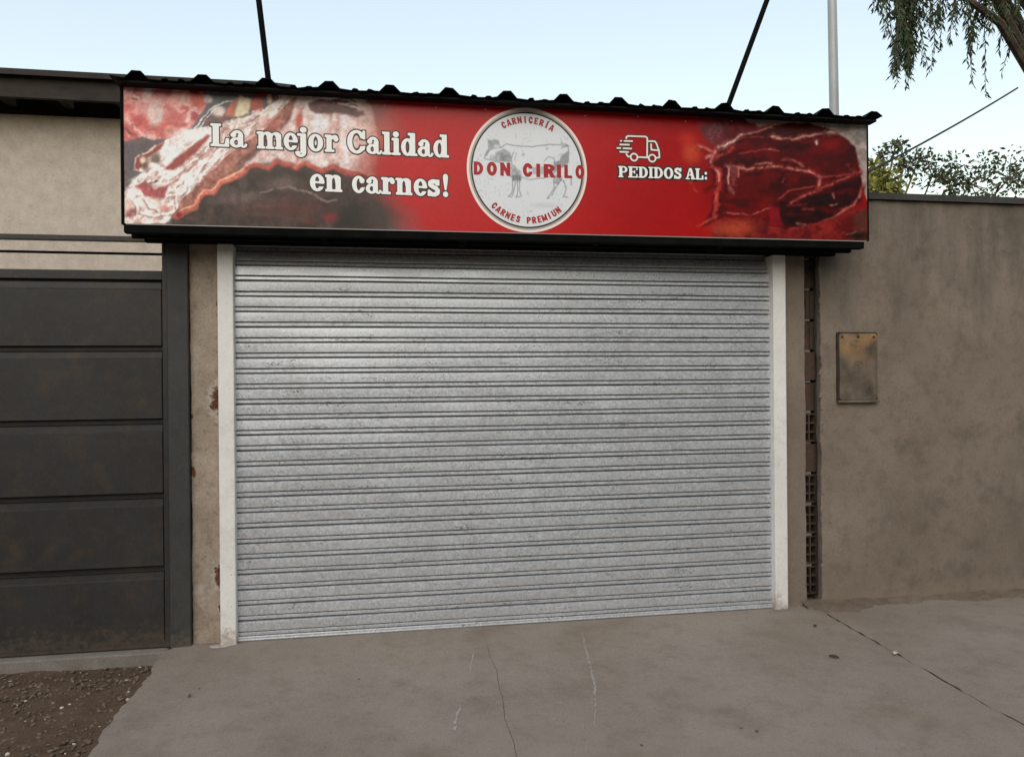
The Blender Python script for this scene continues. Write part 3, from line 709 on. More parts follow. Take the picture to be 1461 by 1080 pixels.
    for q in (((560,350),(640,300),(720,240)), ((640,430),(740,330),(830,290)), ((700,520),(760,440),(760,380)), ((880,300),(940,200),(980,140)), ((1000,230),(1060,160),(1110,110))):
        p.line(B(*q), 4, (222,214,212), soft=2); p.line([(x+3, y+3) for x, y in B(*q)], 1.6, (140,112,108), soft=1.4)
    p.ell(TE(oB,810,370,60,80), (206,206,208), soft=4)
    p.ell(TE(oB,400,630,150,60), (218,196,188), soft=5, nz=.2, sc=4)
    for q in (((300,600),(360,680),(450,720)), ((140,580),(200,650),(210,760)), ((240,740),(380,780),(600,740)), ((560,560),(640,540),(650,680))):
        p.line(B(*q), 2.2, (160,118,114), soft=1.6); p.line([(x+2.5, y-2.5) for x, y in B(*q)], 3, (228,214,208), soft=1.6)
    p.ell(TE(oB,540,680,55,30), (206,132,126), soft=3); p.ell(TE(oB,150,720,60,60), (150,62,62), soft=4, a=.8)
    p.ell(TE(oB,130,640,50,60), (212,178,168), soft=3)
    # -------- brown flank strip
    p.poly([(424,134),(425,165),(402,192),(372,212),(347,234),(318,262),(290,285),(262,303),(254,296),(262,282),(290,255),(318,228),(345,206),(372,190),(398,160)], (170,114,100), soft=2, col2=(146,88,78), sc=6, nz=.2)
    p.line([(425,150),(402,188),(372,209),(347,230),(318,258),(290,281)], 6, (112,78,68), soft=3, a=.8)
    p.line([(400,158),(372,184),(345,203),(322,222),(300,243)], 3, (196,140,124), soft=2)
    p.line(C_((20,510),(150,470),(330,395),(470,330),(590,200)), 8, (210,190,182), soft=3, nz=.15); p.line(C_((90,530),(200,490),(300,440)), 3, (160,130,130), soft=2)
    p.ell(TE(oC,400,500,110,60), (176,100,92), soft=6, a=.7)
    # -------- rib rack, inner fat with bones
    rib = [(326,256),(345,242),(362,224),(382,205),(414,172),(426,132),(520,134),(532,160),(540,200),(536,262),(500,247),(470,241),(440,240),(430,236),(395,230),(356,236)]
    p.poly(rib, (208,188,182), soft=3, col2=(196,164,158), sc=8, nz=.12)
    for i, (x0, x1, c) in enumerate(((428, 424, (186,92,82)), (452, 447, (204,202,206)), (472, 470, (186,140,132)), (492, 494, (214,206,212)), (508, 516, (188,150,142)), (522, 530, (200,178,172)), (482, 480, (176,120,112)))):
        p.line([(x0, 158), ((x0+x1)/2, 195), (x1, 238)], 9 if i in (1, 3) else 5, c, soft=4, a=.75)
    p.poly(C_((850,290),(1000,250),(1200,250),(1389,300),(1389,425),(1250,400),(1100,400),(930,405),(870,365)), (132,88,88), soft=2.5, col2=(110,80,74), sc=6)
    p.poly(E_((0,270),(150,290),(290,300),(320,340),(200,360),(0,330)), (112,86,80), soft=3)
    for q in (((800,300),(950,240),(1150,240)), ((1180,300),(1300,320),(1389,340)), ((1290,240),(1389,265))): p.line(C_(*q), 2.5, (214,196,190), soft=1.5)
    p.line(E_((40,160),(140,160),(220,200)), 2.2, (48,40,38), soft=1.2); p.line(E_((60,230),(170,210),(270,240)), 2.5, (206,186,180), soft=1.5)
    p.ell(TE(oC,740,480,40,80), (188,92,80), soft=3.5); p.ell(TE(oC,990,520,80,90), (206,204,208), soft=6, a=.8)
    # below the rack: shaded belly, dim
    low = [(246,312)]+B((650,745),(740,700),(860,650),(920,540),(960,490),(1060,490),(1140,370),(1260,320),(1389,270))+D_((180,215),(270,175),(400,215),(510,135),(600,175),(720,220),(800,155),(880,185),(1000,255),(1120,195),(1300,275))+F_((100,190),(250,190),(420,260))+[(560,345),(240,345)]
    p.poly(low, (84,64,58), soft=2, col2=(70,54,48), sc=12, nz=.3)
    p.ell(TE(oD,600,680,420,120), (100,54,50), soft=12, a=.8); p.ell(TE(oD,100,560,220,70), (112,92,90), soft=9, a=.8, nz=.3, sc=9)
    for c in ((180,430,70,50),(370,330,70,60),(520,225,45,75),(820,230,48,75),(1130,235,50,45)): p.ell(TE(oD,*c), (72,62,52), soft=4, a=.85)
    for c in ((1230,490,90,60),(1070,600,80,45),(1390,410,50,60)): p.ell(TE(oB,*c), (92,78,72), soft=4, a=.8)
    p.ell(TE(oD,560,400,160,60), (122,104,98), soft=8, a=.6)
    p.line(D_((330,500),(460,470),(620,430),(740,470),(900,520),(1060,595),(1160,575)), 2.6, (146,122,116), soft=1.8, a=.8)
    p.line(D_((30,770),(260,740),(560,760),(800,800)), 4, (86,78,66), soft=3, a=.7)
    p.line(D_((100,690),(300,650),(520,640)), 4, (120,80,76), soft=3, a=.6)
    p.ell(TE(oD,1090,780,70,45), (132,36,46), soft=4); p.ell(TE(oD,860,820,60,30), (118,44,48), soft=4, a=.7)
    p.poly(D_((1100,900),(1190,750),(1300,640),(1500,600),(1500,900)), (44,38,34), soft=7, a=.85)
    rim = B((650,735),(740,690),(860,640),(915,530),(960,480),(1060,480),(1140,365),(1260,315),(1389,265))+D_((180,210),(270,170),(400,212),(510,130),(600,172),(720,217),(800,150),(880,182),(1000,252),(1120,190),(1300,272))+F_((100,190),(250,195))
    q = np.array(rim); k = len(q)
    p.put(sd_line(p.U, p.V, [(x, y+3) for x, y in rim[:10]], 8.5), (196,104,88), soft=3, nz=.25, sc=6)
    p.put(sd_line(p.U, p.V, [(x, y+3) for x, y in rim[9:]], 6), (182,84,74), soft=3, nz=.25, sc=6)
    p.line(rim[:10], 2.2, (222,172,140), soft=1.4, a=.9); p.line(rim[10:18], 1.8, (204,130,112), soft=1.6, a=.6)
    p.ell((255,306,6,4), (150,36,40), soft=3)
    # the cuts dissolve into the red ground
    edge = 552+14*np.sin((V-150)/25)+30*sstep(240, 300, V)-18*sstep(190, 230, V)*(1-sstep(240, 280, V))+14*(fbm(U/22, V/22, 31, 3)-.5)
    f = sstep(edge-42, edge+26, U)
    warm = np.exp(-((U-548)/26)**2-((V-205)/55)**2)[..., None]*.75
    p.C = p.C*(1-warm)+lin((188,98,72))*warm
    dk = (np.exp(-((U-552)/46)**2-((V-302)/46)**2)*.97)[..., None]; p.C = p.C*(1-dk)+lin((64,52,48))*dk
    dk = (np.exp(-((U-548)/30)**2-((V-150)/22)**2)*.7)[..., None]; p.C = p.C*(1-dk)+lin((124,84,78))*dk
    f = f[..., None]; p.C = p.C*(1-f)+base_red*f
    # -------- right: raw beef
    p.warp(2.2, 11, 15)
    p.ell(TE(oG,255,375,60,65,5.4), (200,84,46), soft=9, a=.6); p.ell(TE(oG,220,260,50,40,5.4), (190,52,36), soft=8, a=.6)
    p.poly(G((300,105),(560,70),(690,100),(790,170),(640,235),(480,325),(380,305),(320,200)), (120,34,38), soft=4, col2=(96,42,46), sc=7, nz=.3)
    p.ell(TE(oG,430,220,60,80,5.4), (110,62,66), soft=6, nz=.5, sc=2.5)
    p.poly([(1050,158),(1245,160),(1242,300),(1224,240),(1212,205),(1188,190),(1150,179),(1106,179),(1082,181),(1066,172)], (164,154,148), soft=2, col2=(138,130,124), sc=14)
    p.poly(H((130,95),(240,105),(330,130),(120,140)), (120,112,108), soft=3, a=.6)
    p.ell((1110, 255, 118, 82), (112,10,12), soft=26, a=.6)
    st = G((420,440),(440,350),(600,250),(760,205),(864,170))+H((200,138),(330,138),(470,178),(560,220),(650,270),(710,340),(725,420),(742,500),(765,620),(740,740),(640,820),(500,885),(330,935),(150,965))+G((864,900),(520,860),(430,900),(330,940),(400,820),(440,600),(400,500))
    p.poly(st, (106,13,15), soft=2, col2=(84,8,11), sc=18, nz=.2)
    p.poly(H((-160,215),(0,180),(200,142),(330,142),(470,182),(545,215),(380,228),(220,265),(60,242),(-160,270)), (82,26,24), soft=2.5, nz=.25)
    p.ell(TE(oH,480,420,110,100,5.4), (84,12,14), soft=8, a=.85); p.ell(TE(oH,480,330,100,50,5.4), (128,16,18), soft=8, a=.7); p.ell(TE(oH,250,350,60,50,5.4), (92,14,15), soft=7, a=.7)
    p.poly(H((115,740),(220,740),(430,662),(745,560),(745,740),(620,815),(480,885),(250,945),(120,910)), (62,18,15), soft=3, col2=(42,11,10), sc=9, nz=.3)
    p.poly(G((480,480),(864,470),(864,900),(520,850)), (120,12,15), soft=8, a=.55)
    p.ell(TE(oH,-60,640,130,120,5.4), (104,9,12), soft=12, a=.7)
    st_m = sstep(2, -6, sd_poly(p.U, p.V, st)); rg = fbm(p.U/34+p.V/50, p.V/13, 61, 4, 2.0, .45)
    k_ = (sstep(.56, .74, rg)*st_m*.30)[..., None]; p.C = p.C*(1-k_)+lin((146,26,27))*k_
    k_ = (sstep(.46, .26, rg)*st_m*.60)[..., None]; p.C = p.C*(1-k_)+lin((58,6,8))*k_
    k_ = (sstep(1180, 1236, U)*st_m*.5)[..., None]; p.C = p.C*(1-k_)+lin((62,14,12))*k_
    def fat(q, w, c, **k):
        aa = k.get('a', 1.0); w = w*.85
        p.line([(x+.6, y+w*.8+1.0) for x, y in q], w*2.0, (72,6,8), soft=3.0, a=.65*aa)
        p.line(q, w*2.0, tuple(int(v*.5+t*.5) for v, t in zip(c, (120,18,20))), soft=3.0, a=.6*aa)
        p.line(q, w*.75, c, soft=1.8, nz=.3, sc=4, a=.8*aa)
    fat(G((460,330),(560,285),(640,238)), 4.6, (214,182,176)); fat(G((640,238),(760,205),(864,170)), 2.6, (186,126,120))
    fat(G((300,320),(380,340),(440,370)), 3, (200,130,112)); fat(G((370,400),(410,390),(430,360)), 5, (196,128,120)); fat(G((400,440),(410,400)), 4, (176,110,104))
    fat(G((440,400),(520,370),(570,330)), 4, (170,62,58)); fat(G((600,260),(760,245),(864,250)), 1.5, (160,52,48), a=.7); fat(G((620,380),(760,350),(864,340)), 1.6, (180,78,70), a=.7)
    fat(H((60,243),(220,268),(300,240),(420,226),(550,212)), 3.6, (196,142,130)); fat(H((480,215),(550,212)), 4, (200,170,156))
    fat(G((520,480),(620,475),(680,498),(790,482),(864,468))+H((140,480)), 4, (186,112,102)); fat(G((740,455),(800,448),(864,450)), 2.2, (190,120,110))
    fat(H((140,480),(250,492),(350,512),(430,562),(420,640)), 4.2, (190,112,102)); fat(H((150,420),(220,425),(300,470)), 2.6, (180,100,92))
    fat(H((430,555),(560,548),(700,530)), 1.8, (160,70,64)); fat(H((745,515),(560,590),(430,650),(330,690),(210,752)), 3.4, (172,84,78)); fat(H((640,460),(700,520)), 4, (150,66,60))
    fat(H((380,625),(200,660),(110,725)), 2, (164,72,66)); fat(H((40,345),(110,350)), 1.5, (190,110,100), a=.7); fat(H((140,590),(160,560)), 2, (170,70,66), a=.7)
    fat(H((770,600),(735,700),(690,770),(560,850)), 3.6, (180,94,86)); fat(H((560,850),(420,912),(300,940),(150,965),(50,940)), 2.2, (160,76,68))
    fat(H((300,800),(380,805)), 3.4, (116,62,56)); fat(H((520,770),(560,765)), 2, (160,120,112)); fat(H((250,910),(320,925)), 2, (150,110,104)); fat(H((180,770),(330,765)), 1.6, (120,48,44))
    fat(H((400,285),(412,300)), 2.5, (226,205,200)); fat(H((530,680),(540,710)), 1.8, (150,100,104))
    p.line(G((410,482),(460,500),(472,580),(455,660),(450,760),(432,850)), 7, (166,52,48), soft=2.5); p.line(G((440,495),(470,540),(470,590)), 2.6, (206,128,118), soft=1.5); p.line(G((450,680),(448,740)), 2, (190,84,76), soft=1.5)
    p.line(G((570,490),(565,650)), 14, (136,66,64), soft=4, nz=.3, sc=4); p.line(G((540,490),(535,600)), 2, (190,140,134), soft=1.5); p.line(G((615,480),(610,560)), 2, (186,110,104), soft=1.5)
    p.line(G((505,480),(512,600),(520,680)), 4, (70,8,10), soft=2.5); p.line(G((400,500),(430,560),(420,620),(360,660)), 6, (84,8,10), soft=4)
    p.line(G((440,860),(380,890),(300,930)), 3, (170,62,52), soft=2); p.line(G((500,840),(540,830),(700,850),(864,790)), 2, (180,90,80), soft=1.6, a=.8)
    p.line(G((240,590),(270,650),(300,670)), 2, (180,60,50), soft=2, a=.7)
    p.poly(G((430,890),(700,860),(864,900))+H((60,950),(300,950),(560,870),(690,790),(790,820),(800,1040))+G((400,1040)), (138,36,33), soft=5, col2=(108,26,26), sc=12, nz=.15)
    p.ell(TE(oG,580,950,140,50,5.4), (180,72,44), soft=8, a=.7); p.poly(H((30,760),(110,800),(150,930),(50,940)), (140,22,34), soft=3, a=.8)
    p.poly(H((690,860),(800,780),(810,1050),(700,1040)), (92,52,44), soft=5, a=.8); p.ell(TE(oH,730,1010,90,28,5.4), (52,34,24), soft=4, nz=.6, sc=2)
    p.line(H((640,1000),(760,960)), 1.5, (150,110,80), soft=1.5, a=.6)
    am = np.maximum(sstep(560, 500, U), sstep(1000, 1050, U)); fine = fbm(U/2.6, V/2.6, 93, 3)-.5; mid = fbm(U/7.5, V/7.5, 94, 3)-.5
    lum = p.C.mean(-1, keepdims=True)/.30
    p.C = p.C*(1+am[..., None]*((np.clip(lum, .05, 2.6)**.28)-1))*(1+am*(.42*fine+.45*mid))[..., None]
    g = 1+.10*(fbm(U/3.0, V/3.0, 91, 3)-.5)*2
    return np.clip(p.C*g[..., None], .004, .86)
def colour_sheet(name, xs, zs, y, paint, m, parent, keep=None):
    X, Z = np.meshgrid(xs, zs); U, V = art(X, Z); Cc = paint(U, V)
    ny, nx = X.shape; o_ = root_loc(parent)
    co = np.stack([X-o_.x, np.full_like(X, y-o_.y), Z-o_.z], -1).reshape(-1, 3)
    idx = np.arange(ny*nx).reshape(ny, nx); q = np.stack([idx[:-1, :-1], idx[:-1, 1:], idx[1:, 1:], idx[1:, :-1]], -1).reshape(-1, 4)
    me = bpy.data.meshes.new(name); me.vertices.add(len(co)); me.vertices.foreach_set('co', co.ravel())
    me.loops.add(q.size); me.loops.foreach_set('vertex_index', q.ravel().astype(np.int32))
    me.polygons.add(len(q)); me.polygons.foreach_set('loop_start', np.arange(0, q.size, 4, dtype=np.int32)); me.update(calc_edges=True)
    ca = me.color_attributes.new('print', 'FLOAT_COLOR', 'POINT')
    ca.data.foreach_set('color', np.concatenate([Cc.reshape(-1, 3), np.ones((len(co), 1))], 1).astype(np.float32).ravel())
    me.materials.append(m); o = bpy.data.objects.new(name, me); COL.objects.link(o); o.parent = parent; return o
bn = thing('sign_banner', 'long red printed vinyl shop sign with raw meat and white lettering', 'sign', ((BX0+BX1)/2, BY, BZ0))
colour_sheet('vinyl_sheet', np.linspace(BX0, BX1, 1150), np.linspace(BZ0, BZ1, 200), BY, paint_sheet, M['print'], bn)
MB().box(BX0+.008, BX1-.008, BY-.003, BY+.012, BZ0-.006, BZ0-.001).build('hem', M['hem'], bn)
MB().box(BX0-.016, BX0-.001, BY-.006, BY+.03, BZ0-.006, BZ1-.004, .002).build('side_trim', M['black'], bn)
MB().box(BX1+.001, BX1+.010, BY-.004, BY+.03, BZ0-.002, BZ1-.004, .002).build('side_trim', M['black'], bn)
rv_ = random.Random(8)
for k in range(15):
    x = -1.15+.295*k+rv_.uniform(-.03, .03); z = BZ1-.045+rv_.uniform(-.012, .006); n = 8
    V = [(x+.005*math.cos(6.2832*i/n), BY-.0015, z+.005*math.sin(6.2832*i/n)) for i in range(n)]+[(x, BY-.005, z)]
    fixn(obj('rivet', V, [(i, (i+1) % n, n) for i in range(n)], M['mast'], bn))

# ---- lettering: outlines drawn as distance fields and cut to clean flat shapes
def cut(f, x0, x1, y0, y1, h, thr=0.0):
    """flat polygons covering f(x, y) < thr"""
    xs = np.arange(x0, x1+h, h); ys_ = np.arange(y0, y1+h, h); X, Y = np.meshgrid(xs, ys_); v = f(X, Y)-thr
    V = []; F = []; ins = v < 0; full = ins[:-1, :-1] & ins[1:, :-1] & ins[:-1, 1:] & ins[1:, 1:]; anyc = ins[:-1, :-1] | ins[1:, :-1] | ins[:-1, 1:] | ins[1:, 1:]
    for j in range(full.shape[0]):
        row = full[j]; i = 0
        for i0, i1 in zip(np.flatnonzero(np.diff(np.concatenate([[0], row.astype(int)])) == 1), np.flatnonzero(np.diff(np.concatenate([row.astype(int), [0]])) == -1)):
            n = len(V); V += [(xs[i0], ys_[j]), (xs[i1+1], ys_[j]), (xs[i1+1], ys_[j+1]), (xs[i0], ys_[j+1])]; F.append((n, n+1, n+2, n+3))
    for j, i in zip(*np.nonzero(anyc & ~full)):
        c = [(xs[i], ys_[j], v[j, i]), (xs[i+1], ys_[j], v[j, i+1]), (xs[i+1], ys_[j+1], v[j+1, i+1]), (xs[i], ys_[j+1], v[j+1, i])]; out = []
        for a, b in zip(c, c[1:]+c[:1]):
            if a[2] < 0: out.append(a[:2])
            if (a[2] < 0) != (b[2] < 0): t = a[2]/(a[2]-b[2]); out.append((a[0]+(b[0]-a[0])*t, a[1]+(b[1]-a[1])*t))
        if len(out) >= 3: n = len(V); V += out; F.append(tuple(range(n, n+len(out))))
    return V, F
def bx(X, Y, x0, x1, y0, y1): return np.maximum(np.maximum(x0-X, X-x1), np.maximum(y0-Y, Y-y1))
un = lambda *a: np.minimum.reduce(a)
sub = lambda a, b: np.maximum(a, -b)
XH, TS = .745, .105
def ring_(X, Y, cx, cy, rx, ry, ix, iy): return sub(sd_ell(X, Y, cx, cy, rx, ry), sd_ell(X, Y, cx, cy, ix, iy))
def n_like(X, Y, stems, w):
    d = bx(X, Y, 0, .3, XH-TS, XH)
    for i, s in enumerate(stems):
        d = un(d, bx(X, Y, s, s+w, 0, XH-(.02 if i == 0 else .2)), bx(X, Y, s-.07, s+w+.07, 0, TS))
        if i: pm = stems[i-1]+w; d = un(d, np.maximum(sub(sd_ell(X, Y, (pm+s+w)/2-.02, XH-.25, (s+w-pm)/2+.06, .255), sd_ell(X, Y, (pm+s)/2-.01, XH-.30, (s-pm)/2-.01, .19)), np.maximum(XH-.34-Y, X-(s+w))))
    return d
GL = {
 'L': (.82, lambda X, Y: un(bx(X, Y, .10, .37, 0, 1), bx(X, Y, 0, .47, 1-TS, 1), bx(X, Y, 0, .80, 0, TS), sd_poly(X, Y, [(.68, .38), (.82, .38), (.82, 0), (.60, 0)]))),
 'a': (.72, lambda X, Y: un(bx(X, Y, .34, .56, .08, .54), ring_(X, Y, .27, .21, .27, .22, .09, .12), np.maximum(ring_(X, Y, .31, .50, .25, .25, .07, .14), np.maximum(.46-Y, .08-X)), sd_ell(X, Y, .15, .54, .12, .10), np.maximum(ring_(X, Y, .58, .15, .15, .16, .045, .085), Y-.17))),
 'm': (1.20, lambda X, Y: n_like(X, Y, (.08, .48, .88), .22)),
 'n': (.80, lambda X, Y: n_like(X, Y, (.08, .48), .23)),
 'e': (.62, lambda X, Y: sub(un(ring_(X, Y, .31, .3725, .31, .3825, .10, .28), bx(X, Y, .1, .58, .345, .43)), bx(X, Y, .36, .9, .20, .335))),
 'j': (.44, lambda X, Y: un(bx(X, Y, .19, .42, -.10, XH), bx(X, Y, .06, .42, XH-TS, XH), sd_ell(X, Y, .31, .91, .135, .125), np.maximum(ring_(X, Y, .20, -.08, .22, .21, .05, .11), Y+.06), sd_ell(X, Y, .09, -.12, .10, .095))),
 'o': (.64, lambda X, Y: ring_(X, Y, .32, .3725, .32, .3825, .10, .285)),
 'r': (.62, lambda X, Y: un(bx(X, Y, .08, .31, 0, XH-.02), bx(X, Y, 0, .3, XH-TS, XH), bx(X, Y, 0, .43, 0, TS), sd_ell(X, Y, .51, .57, .11, .11), np.maximum(ring_(X, Y, .45, .48, .20, .265, .10, .15), np.maximum(.55-Y, X-.58)))),
 'C': (.84, lambda X, Y: un(sub(ring_(X, Y, .43, .5, .43, .515, .20, .39), bx(X, Y, .55, 1.2, .32, .66)), bx(X, Y, .71, .83, .62, 1.0), sd_poly(X, Y, [(.60, .30), (.84, .34), (.80, .16), (.62, .08)]))),
 'l': (.40, lambda X, Y: un(bx(X, Y, .09, .32, 0, 1), bx(X, Y, 0, .3, 1-TS, 1), bx(X, Y, 0, .40, 0, TS))),
 'i': (.40, lambda X, Y: un(bx(X, Y, .09, .32, 0, XH), bx(X, Y, 0, .3, XH-TS, XH), bx(X, Y, 0, .40, 0, TS), sd_ell(X, Y, .19, .91, .135, .125))),
 'd': (.74, lambda X, Y: un(ring_(X, Y, .29, .3725, .29, .3825, .09, .275), bx(X, Y, .41, .64, 0, 1), bx(X, Y, .31, .6, 1-TS, 1), bx(X, Y, .41, .74, 0, TS))),
 'c': (.60, lambda X, Y: un(sub(ring_(X, Y, .31, .3725, .31, .3825, .10, .275), bx(X, Y, .34, 1, .22, .54)), sd_ell(X, Y, .47, .55, .12, .12), sd_poly(X, Y, [(.44, .23), (.60, .27), (.55, .12), (.42, .08)]))),
 's': (.56, lambda X, Y: un(sd_line(X, Y, [(.44, .58), (.36, .655), (.22, .66), (.12, .60), (.12, .51), (.22, .44), (.38, .36), (.46, .26), (.44, .15), (.34, .085), (.20, .08), (.10, .16)], .185), bx(X, Y, .43, .53, .48, XH), bx(X, Y, .01, .11, 0, .28))),
 '!': (.26, lambda X, Y: un(sd_poly(X, Y, [(.01, .92), (.06, 1.0), (.13, 1.02), (.20, 1.0), (.25, .92), (.25, .80), (.175, .30), (.085, .30), (.01, .80)]), sd_ell(X, Y, .13, .11, .125, .125))),
 'P': (.84, lambda X, Y: un(bx(X, Y, .10, .36, 0, 1), bx(X, Y, 0, .5, 1-TS, 1), bx(X, Y, 0, .46, 0, TS), np.maximum(ring_(X, Y, .46, .71, .36, .29, .15, .185), .30-X))),
 'E': (.86, lambda X, Y: un(bx(X, Y, .10, .36, 0, 1), bx(X, Y, 0, .84, 1-TS, 1), bx(X, Y, 0, .84, 0, TS), bx(X, Y, .3, .62, .46, .56), bx(X, Y, .72, .84, .68, 1), bx(X, Y, .72, .84, 0, .32), bx(X, Y, .52, .62, .36, .66))),
 'D': (.90, lambda X, Y: un(bx(X, Y, .10, .36, 0, 1), bx(X, Y, 0, .45, 1-TS, 1), bx(X, Y, 0, .45, 0, TS), np.maximum(ring_(X, Y, .38, .5, .50, .5, .25, .385), .3-X))),
 'I': (.50, lambda X, Y: un(bx(X, Y, .12, .38, 0, 1), bx(X, Y, 0, .5, 1-TS, 1), bx(X, Y, 0, .5, 0, TS))),
 'O': (.90, lambda X, Y: ring_(X, Y, .45, .5, .45, .515, .19, .39)),
 'S': (.72, lambda X, Y: un(sd_line(X, Y, [(.58, .76), (.48, .88), (.32, .91), (.16, .84), (.14, .70), (.26, .58), (.46, .48), (.59, .36), (.57, .19), (.44, .10), (.26, .10), (.12, .22)], .20), bx(X, Y, .58, .69, .66, 1), bx(X, Y, .01, .12, 0, .36))),
 'A': (.96, lambda X, Y: un(sub(sub(sd_poly(X, Y, [(.36, 1), (.60, 1), (.90, 0), (.06, 0)]), sd_poly(X, Y, [(.42, .80), (.51, .44), (.32, .44)])), sd_poly(X, Y, [(.30, .33), (.54, .33), (.60, -.05), (.20, -.05)])), bx(X, Y, 0, .40, 0, TS), bx(X, Y, .54, .96, 0, TS))),
 ':': (.28, lambda X, Y: un(sd_ell(X, Y, .14, .14, .13, .13), sd_ell(X, Y, .14, .58, .13, .13))),
}
SW = .21
def so_(X, Y, w, cut_=None):
    d = ring_(X, Y, w/2, .5, w/2, .5, w/2-SW, .5-SW*.85); return d
GS = {   # narrow gothic capitals
 'C': (.60, lambda X, Y: sub(ring_(X, Y, .31, .5, .31, .51, .31-SW, .32), bx(X, Y, .34, 1, .36, .64))),
 'A': (.64, lambda X, Y: sub(sub(sd_poly(X, Y, [(.21, 1), (.43, 1), (.65, 0), (-.01, 0)]), sd_poly(X, Y, [(.32, .80), (.40, .38), (.24, .38)])), sd_poly(X, Y, [(.21, .21), (.43, .21), (.47, -.05), (.17, -.05)]))),
 'R': (.60, lambda X, Y: un(bx(X, Y, 0, SW, 0, 1), np.maximum(ring_(X, Y, .26, .72, .32, .285, .12, .12), .1-X), sd_poly(X, Y, [(.22, .5), (.42, .5), (.62, 0), (.40, 0)]))),
 'N': (.62, lambda X, Y: un(bx(X, Y, 0, .19, 0, 1), bx(X, Y, .43, .62, 0, 1), sd_poly(X, Y, [(0, 1), (.19, 1), (.62, 0), (.43, 0)]))),
 'I': (.22, lambda X, Y: bx(X, Y, 0, .21, 0, 1)),
 'Í': (.22, lambda X, Y: un(bx(X, Y, 0, .21, 0, 1), sd_poly(X, Y, [(.02, 1.06), (.16, 1.24), (.34, 1.24), (.14, 1.06)]))),
 'E': (.52, lambda X, Y: un(bx(X, Y, 0, SW, 0, 1), bx(X, Y, 0, .52, .83, 1), bx(X, Y, 0, .52, 0, .17), bx(X, Y, 0, .47, .42, .58))),
 'S': (.56, lambda X, Y: sd_line(X, Y, [(.47, .74), (.40, .88), (.27, .91), (.13, .83), (.12, .68), (.26, .55), (.42, .44), (.46, .28), (.40, .13), (.27, .09), (.14, .14), (.08, .28)], .19)),
 'P': (.58, lambda X, Y: un(bx(X, Y, 0, SW, 0, 1), np.maximum(ring_(X, Y, .25, .70, .33, .305, .12, .13), .1-X))),
 'M': (.76, lambda X, Y: un(bx(X, Y, 0, .18, 0, 1), bx(X, Y, .58, .76, 0, 1), sd_poly(X, Y, [(0, 1), (.2, 1), (.47, .1), (.29, .1)]), sd_poly(X, Y, [(.56, 1), (.76, 1), (.47, .1), (.29, .1)]))),
 'U': (.60, lambda X, Y: un(bx(X, Y, 0, .2, .28, 1), bx(X, Y, .4, .6, .28, 1), np.maximum(ring_(X, Y, .3, .30, .30, .31, .10, .13), Y-.30))),
 'D': (.62, lambda X, Y: un(bx(X, Y, 0, SW, 0, 1), np.maximum(ring_(X, Y, .20, .5, .42, .5, .21, .33), .1-X))),
 'O': (.64, lambda X, Y: ring_(X, Y, .32, .5, .32, .51, .32-SW, .32)),
 'L': (.52, lambda X, Y: un(bx(X, Y, 0, SW, 0, 1), bx(X, Y, 0, .52, 0, .17))),
}
def pl(px, py): v = at(px, py, BY); return np.array([v.x, v.z])
def letters(name, items, m, y, parent, thr=0.0, font=GL, h=.035, label=None, clip=None):
    """items: (char, origin, x axis, y axis) in sheet metres; one flat mesh for the phrase"""
    V = []; F = []
    for ch, o, ex, ey in items:
        w, f = font[ch]; pad = .05+thr
        v, fc = cut(f, -pad-.02, w+pad+.02, -pad-.34*(ch == 'j'), 1.06+pad+.25*(ch == 'Í'), h, thr)
        n = len(V); V += [tuple(o+ex*a+ey*b) for a, b in v]; F += [tuple(i+n for i in q) for q in fc]
    ob = obj(name, [(a, y, b) for a, b in V], F, m, parent)
    if label: ob['label'] = label
    return ob
def line_items(boxes, base0, base1, cap, font=GL):
    (bx0, by0), (bx1, by1) = base0, base1; out = []
    for ch, x0, x1 in boxes:
        ya = by0+(by1-by0)*(x0-bx0)/(bx1-bx0); yb = by0+(by1-by0)*(x1-bx0)/(bx1-bx0)
        p0, p1 = pl(x0, ya), pl(x1, yb); ct = pl(x0, ya-cap)
        w = font[ch][0]; out.append((ch, p0, (p1-p0)/w, np.array([0, ct[1]-p0[1]])))
    return out
L1 = line_items([('L',300.5,327),('a',328,352.5),('m',366.5,404.5),('e',405,425),('j',422,437.5),('o',440,461),('r',463.5,483),('C',495.5,521.5),('a',523,545),('l',545.5,558.5),('i',559,571.5),('d',572.5,595.5),('a',596,618),('d',618.5,640.5)], (300, 208.8), (640, 225.4), 32.5)
L2 = line_items([('e',442.5,463),('n',464,489),('c',502.5,520.5),('a',522,544),('r',544,563.5),('n',564.5,589),('e',590.5,609.5),('s',610,628),('!',632,639.5)], (465, 273.4), (618, 280.4), 32)
L3 = line_items([('P',882,895.5),('E',896,910),('D',910.6,924.5),('I',925,932.2),('D',932.5,946),('O',947,960.5),('S',961.5,972.5),('A',978,992),('L',991.8,1003.5),(':',1005,1008.8)], (885, 253.2), (1000, 256.7), 15.8)
for nm_, L, t in (('La mejor Calidad', L1, .055), ('en carnes!', L2, .055), ('PEDIDOS AL:', L3, .15)):
    letters('lettering_outline', L, M['ink_dark'], BY-.0009, bn, t)
    letters('lettering', L, M['ink_white'], BY-.0018, bn, .004, label='white slab serif words '+nm_)
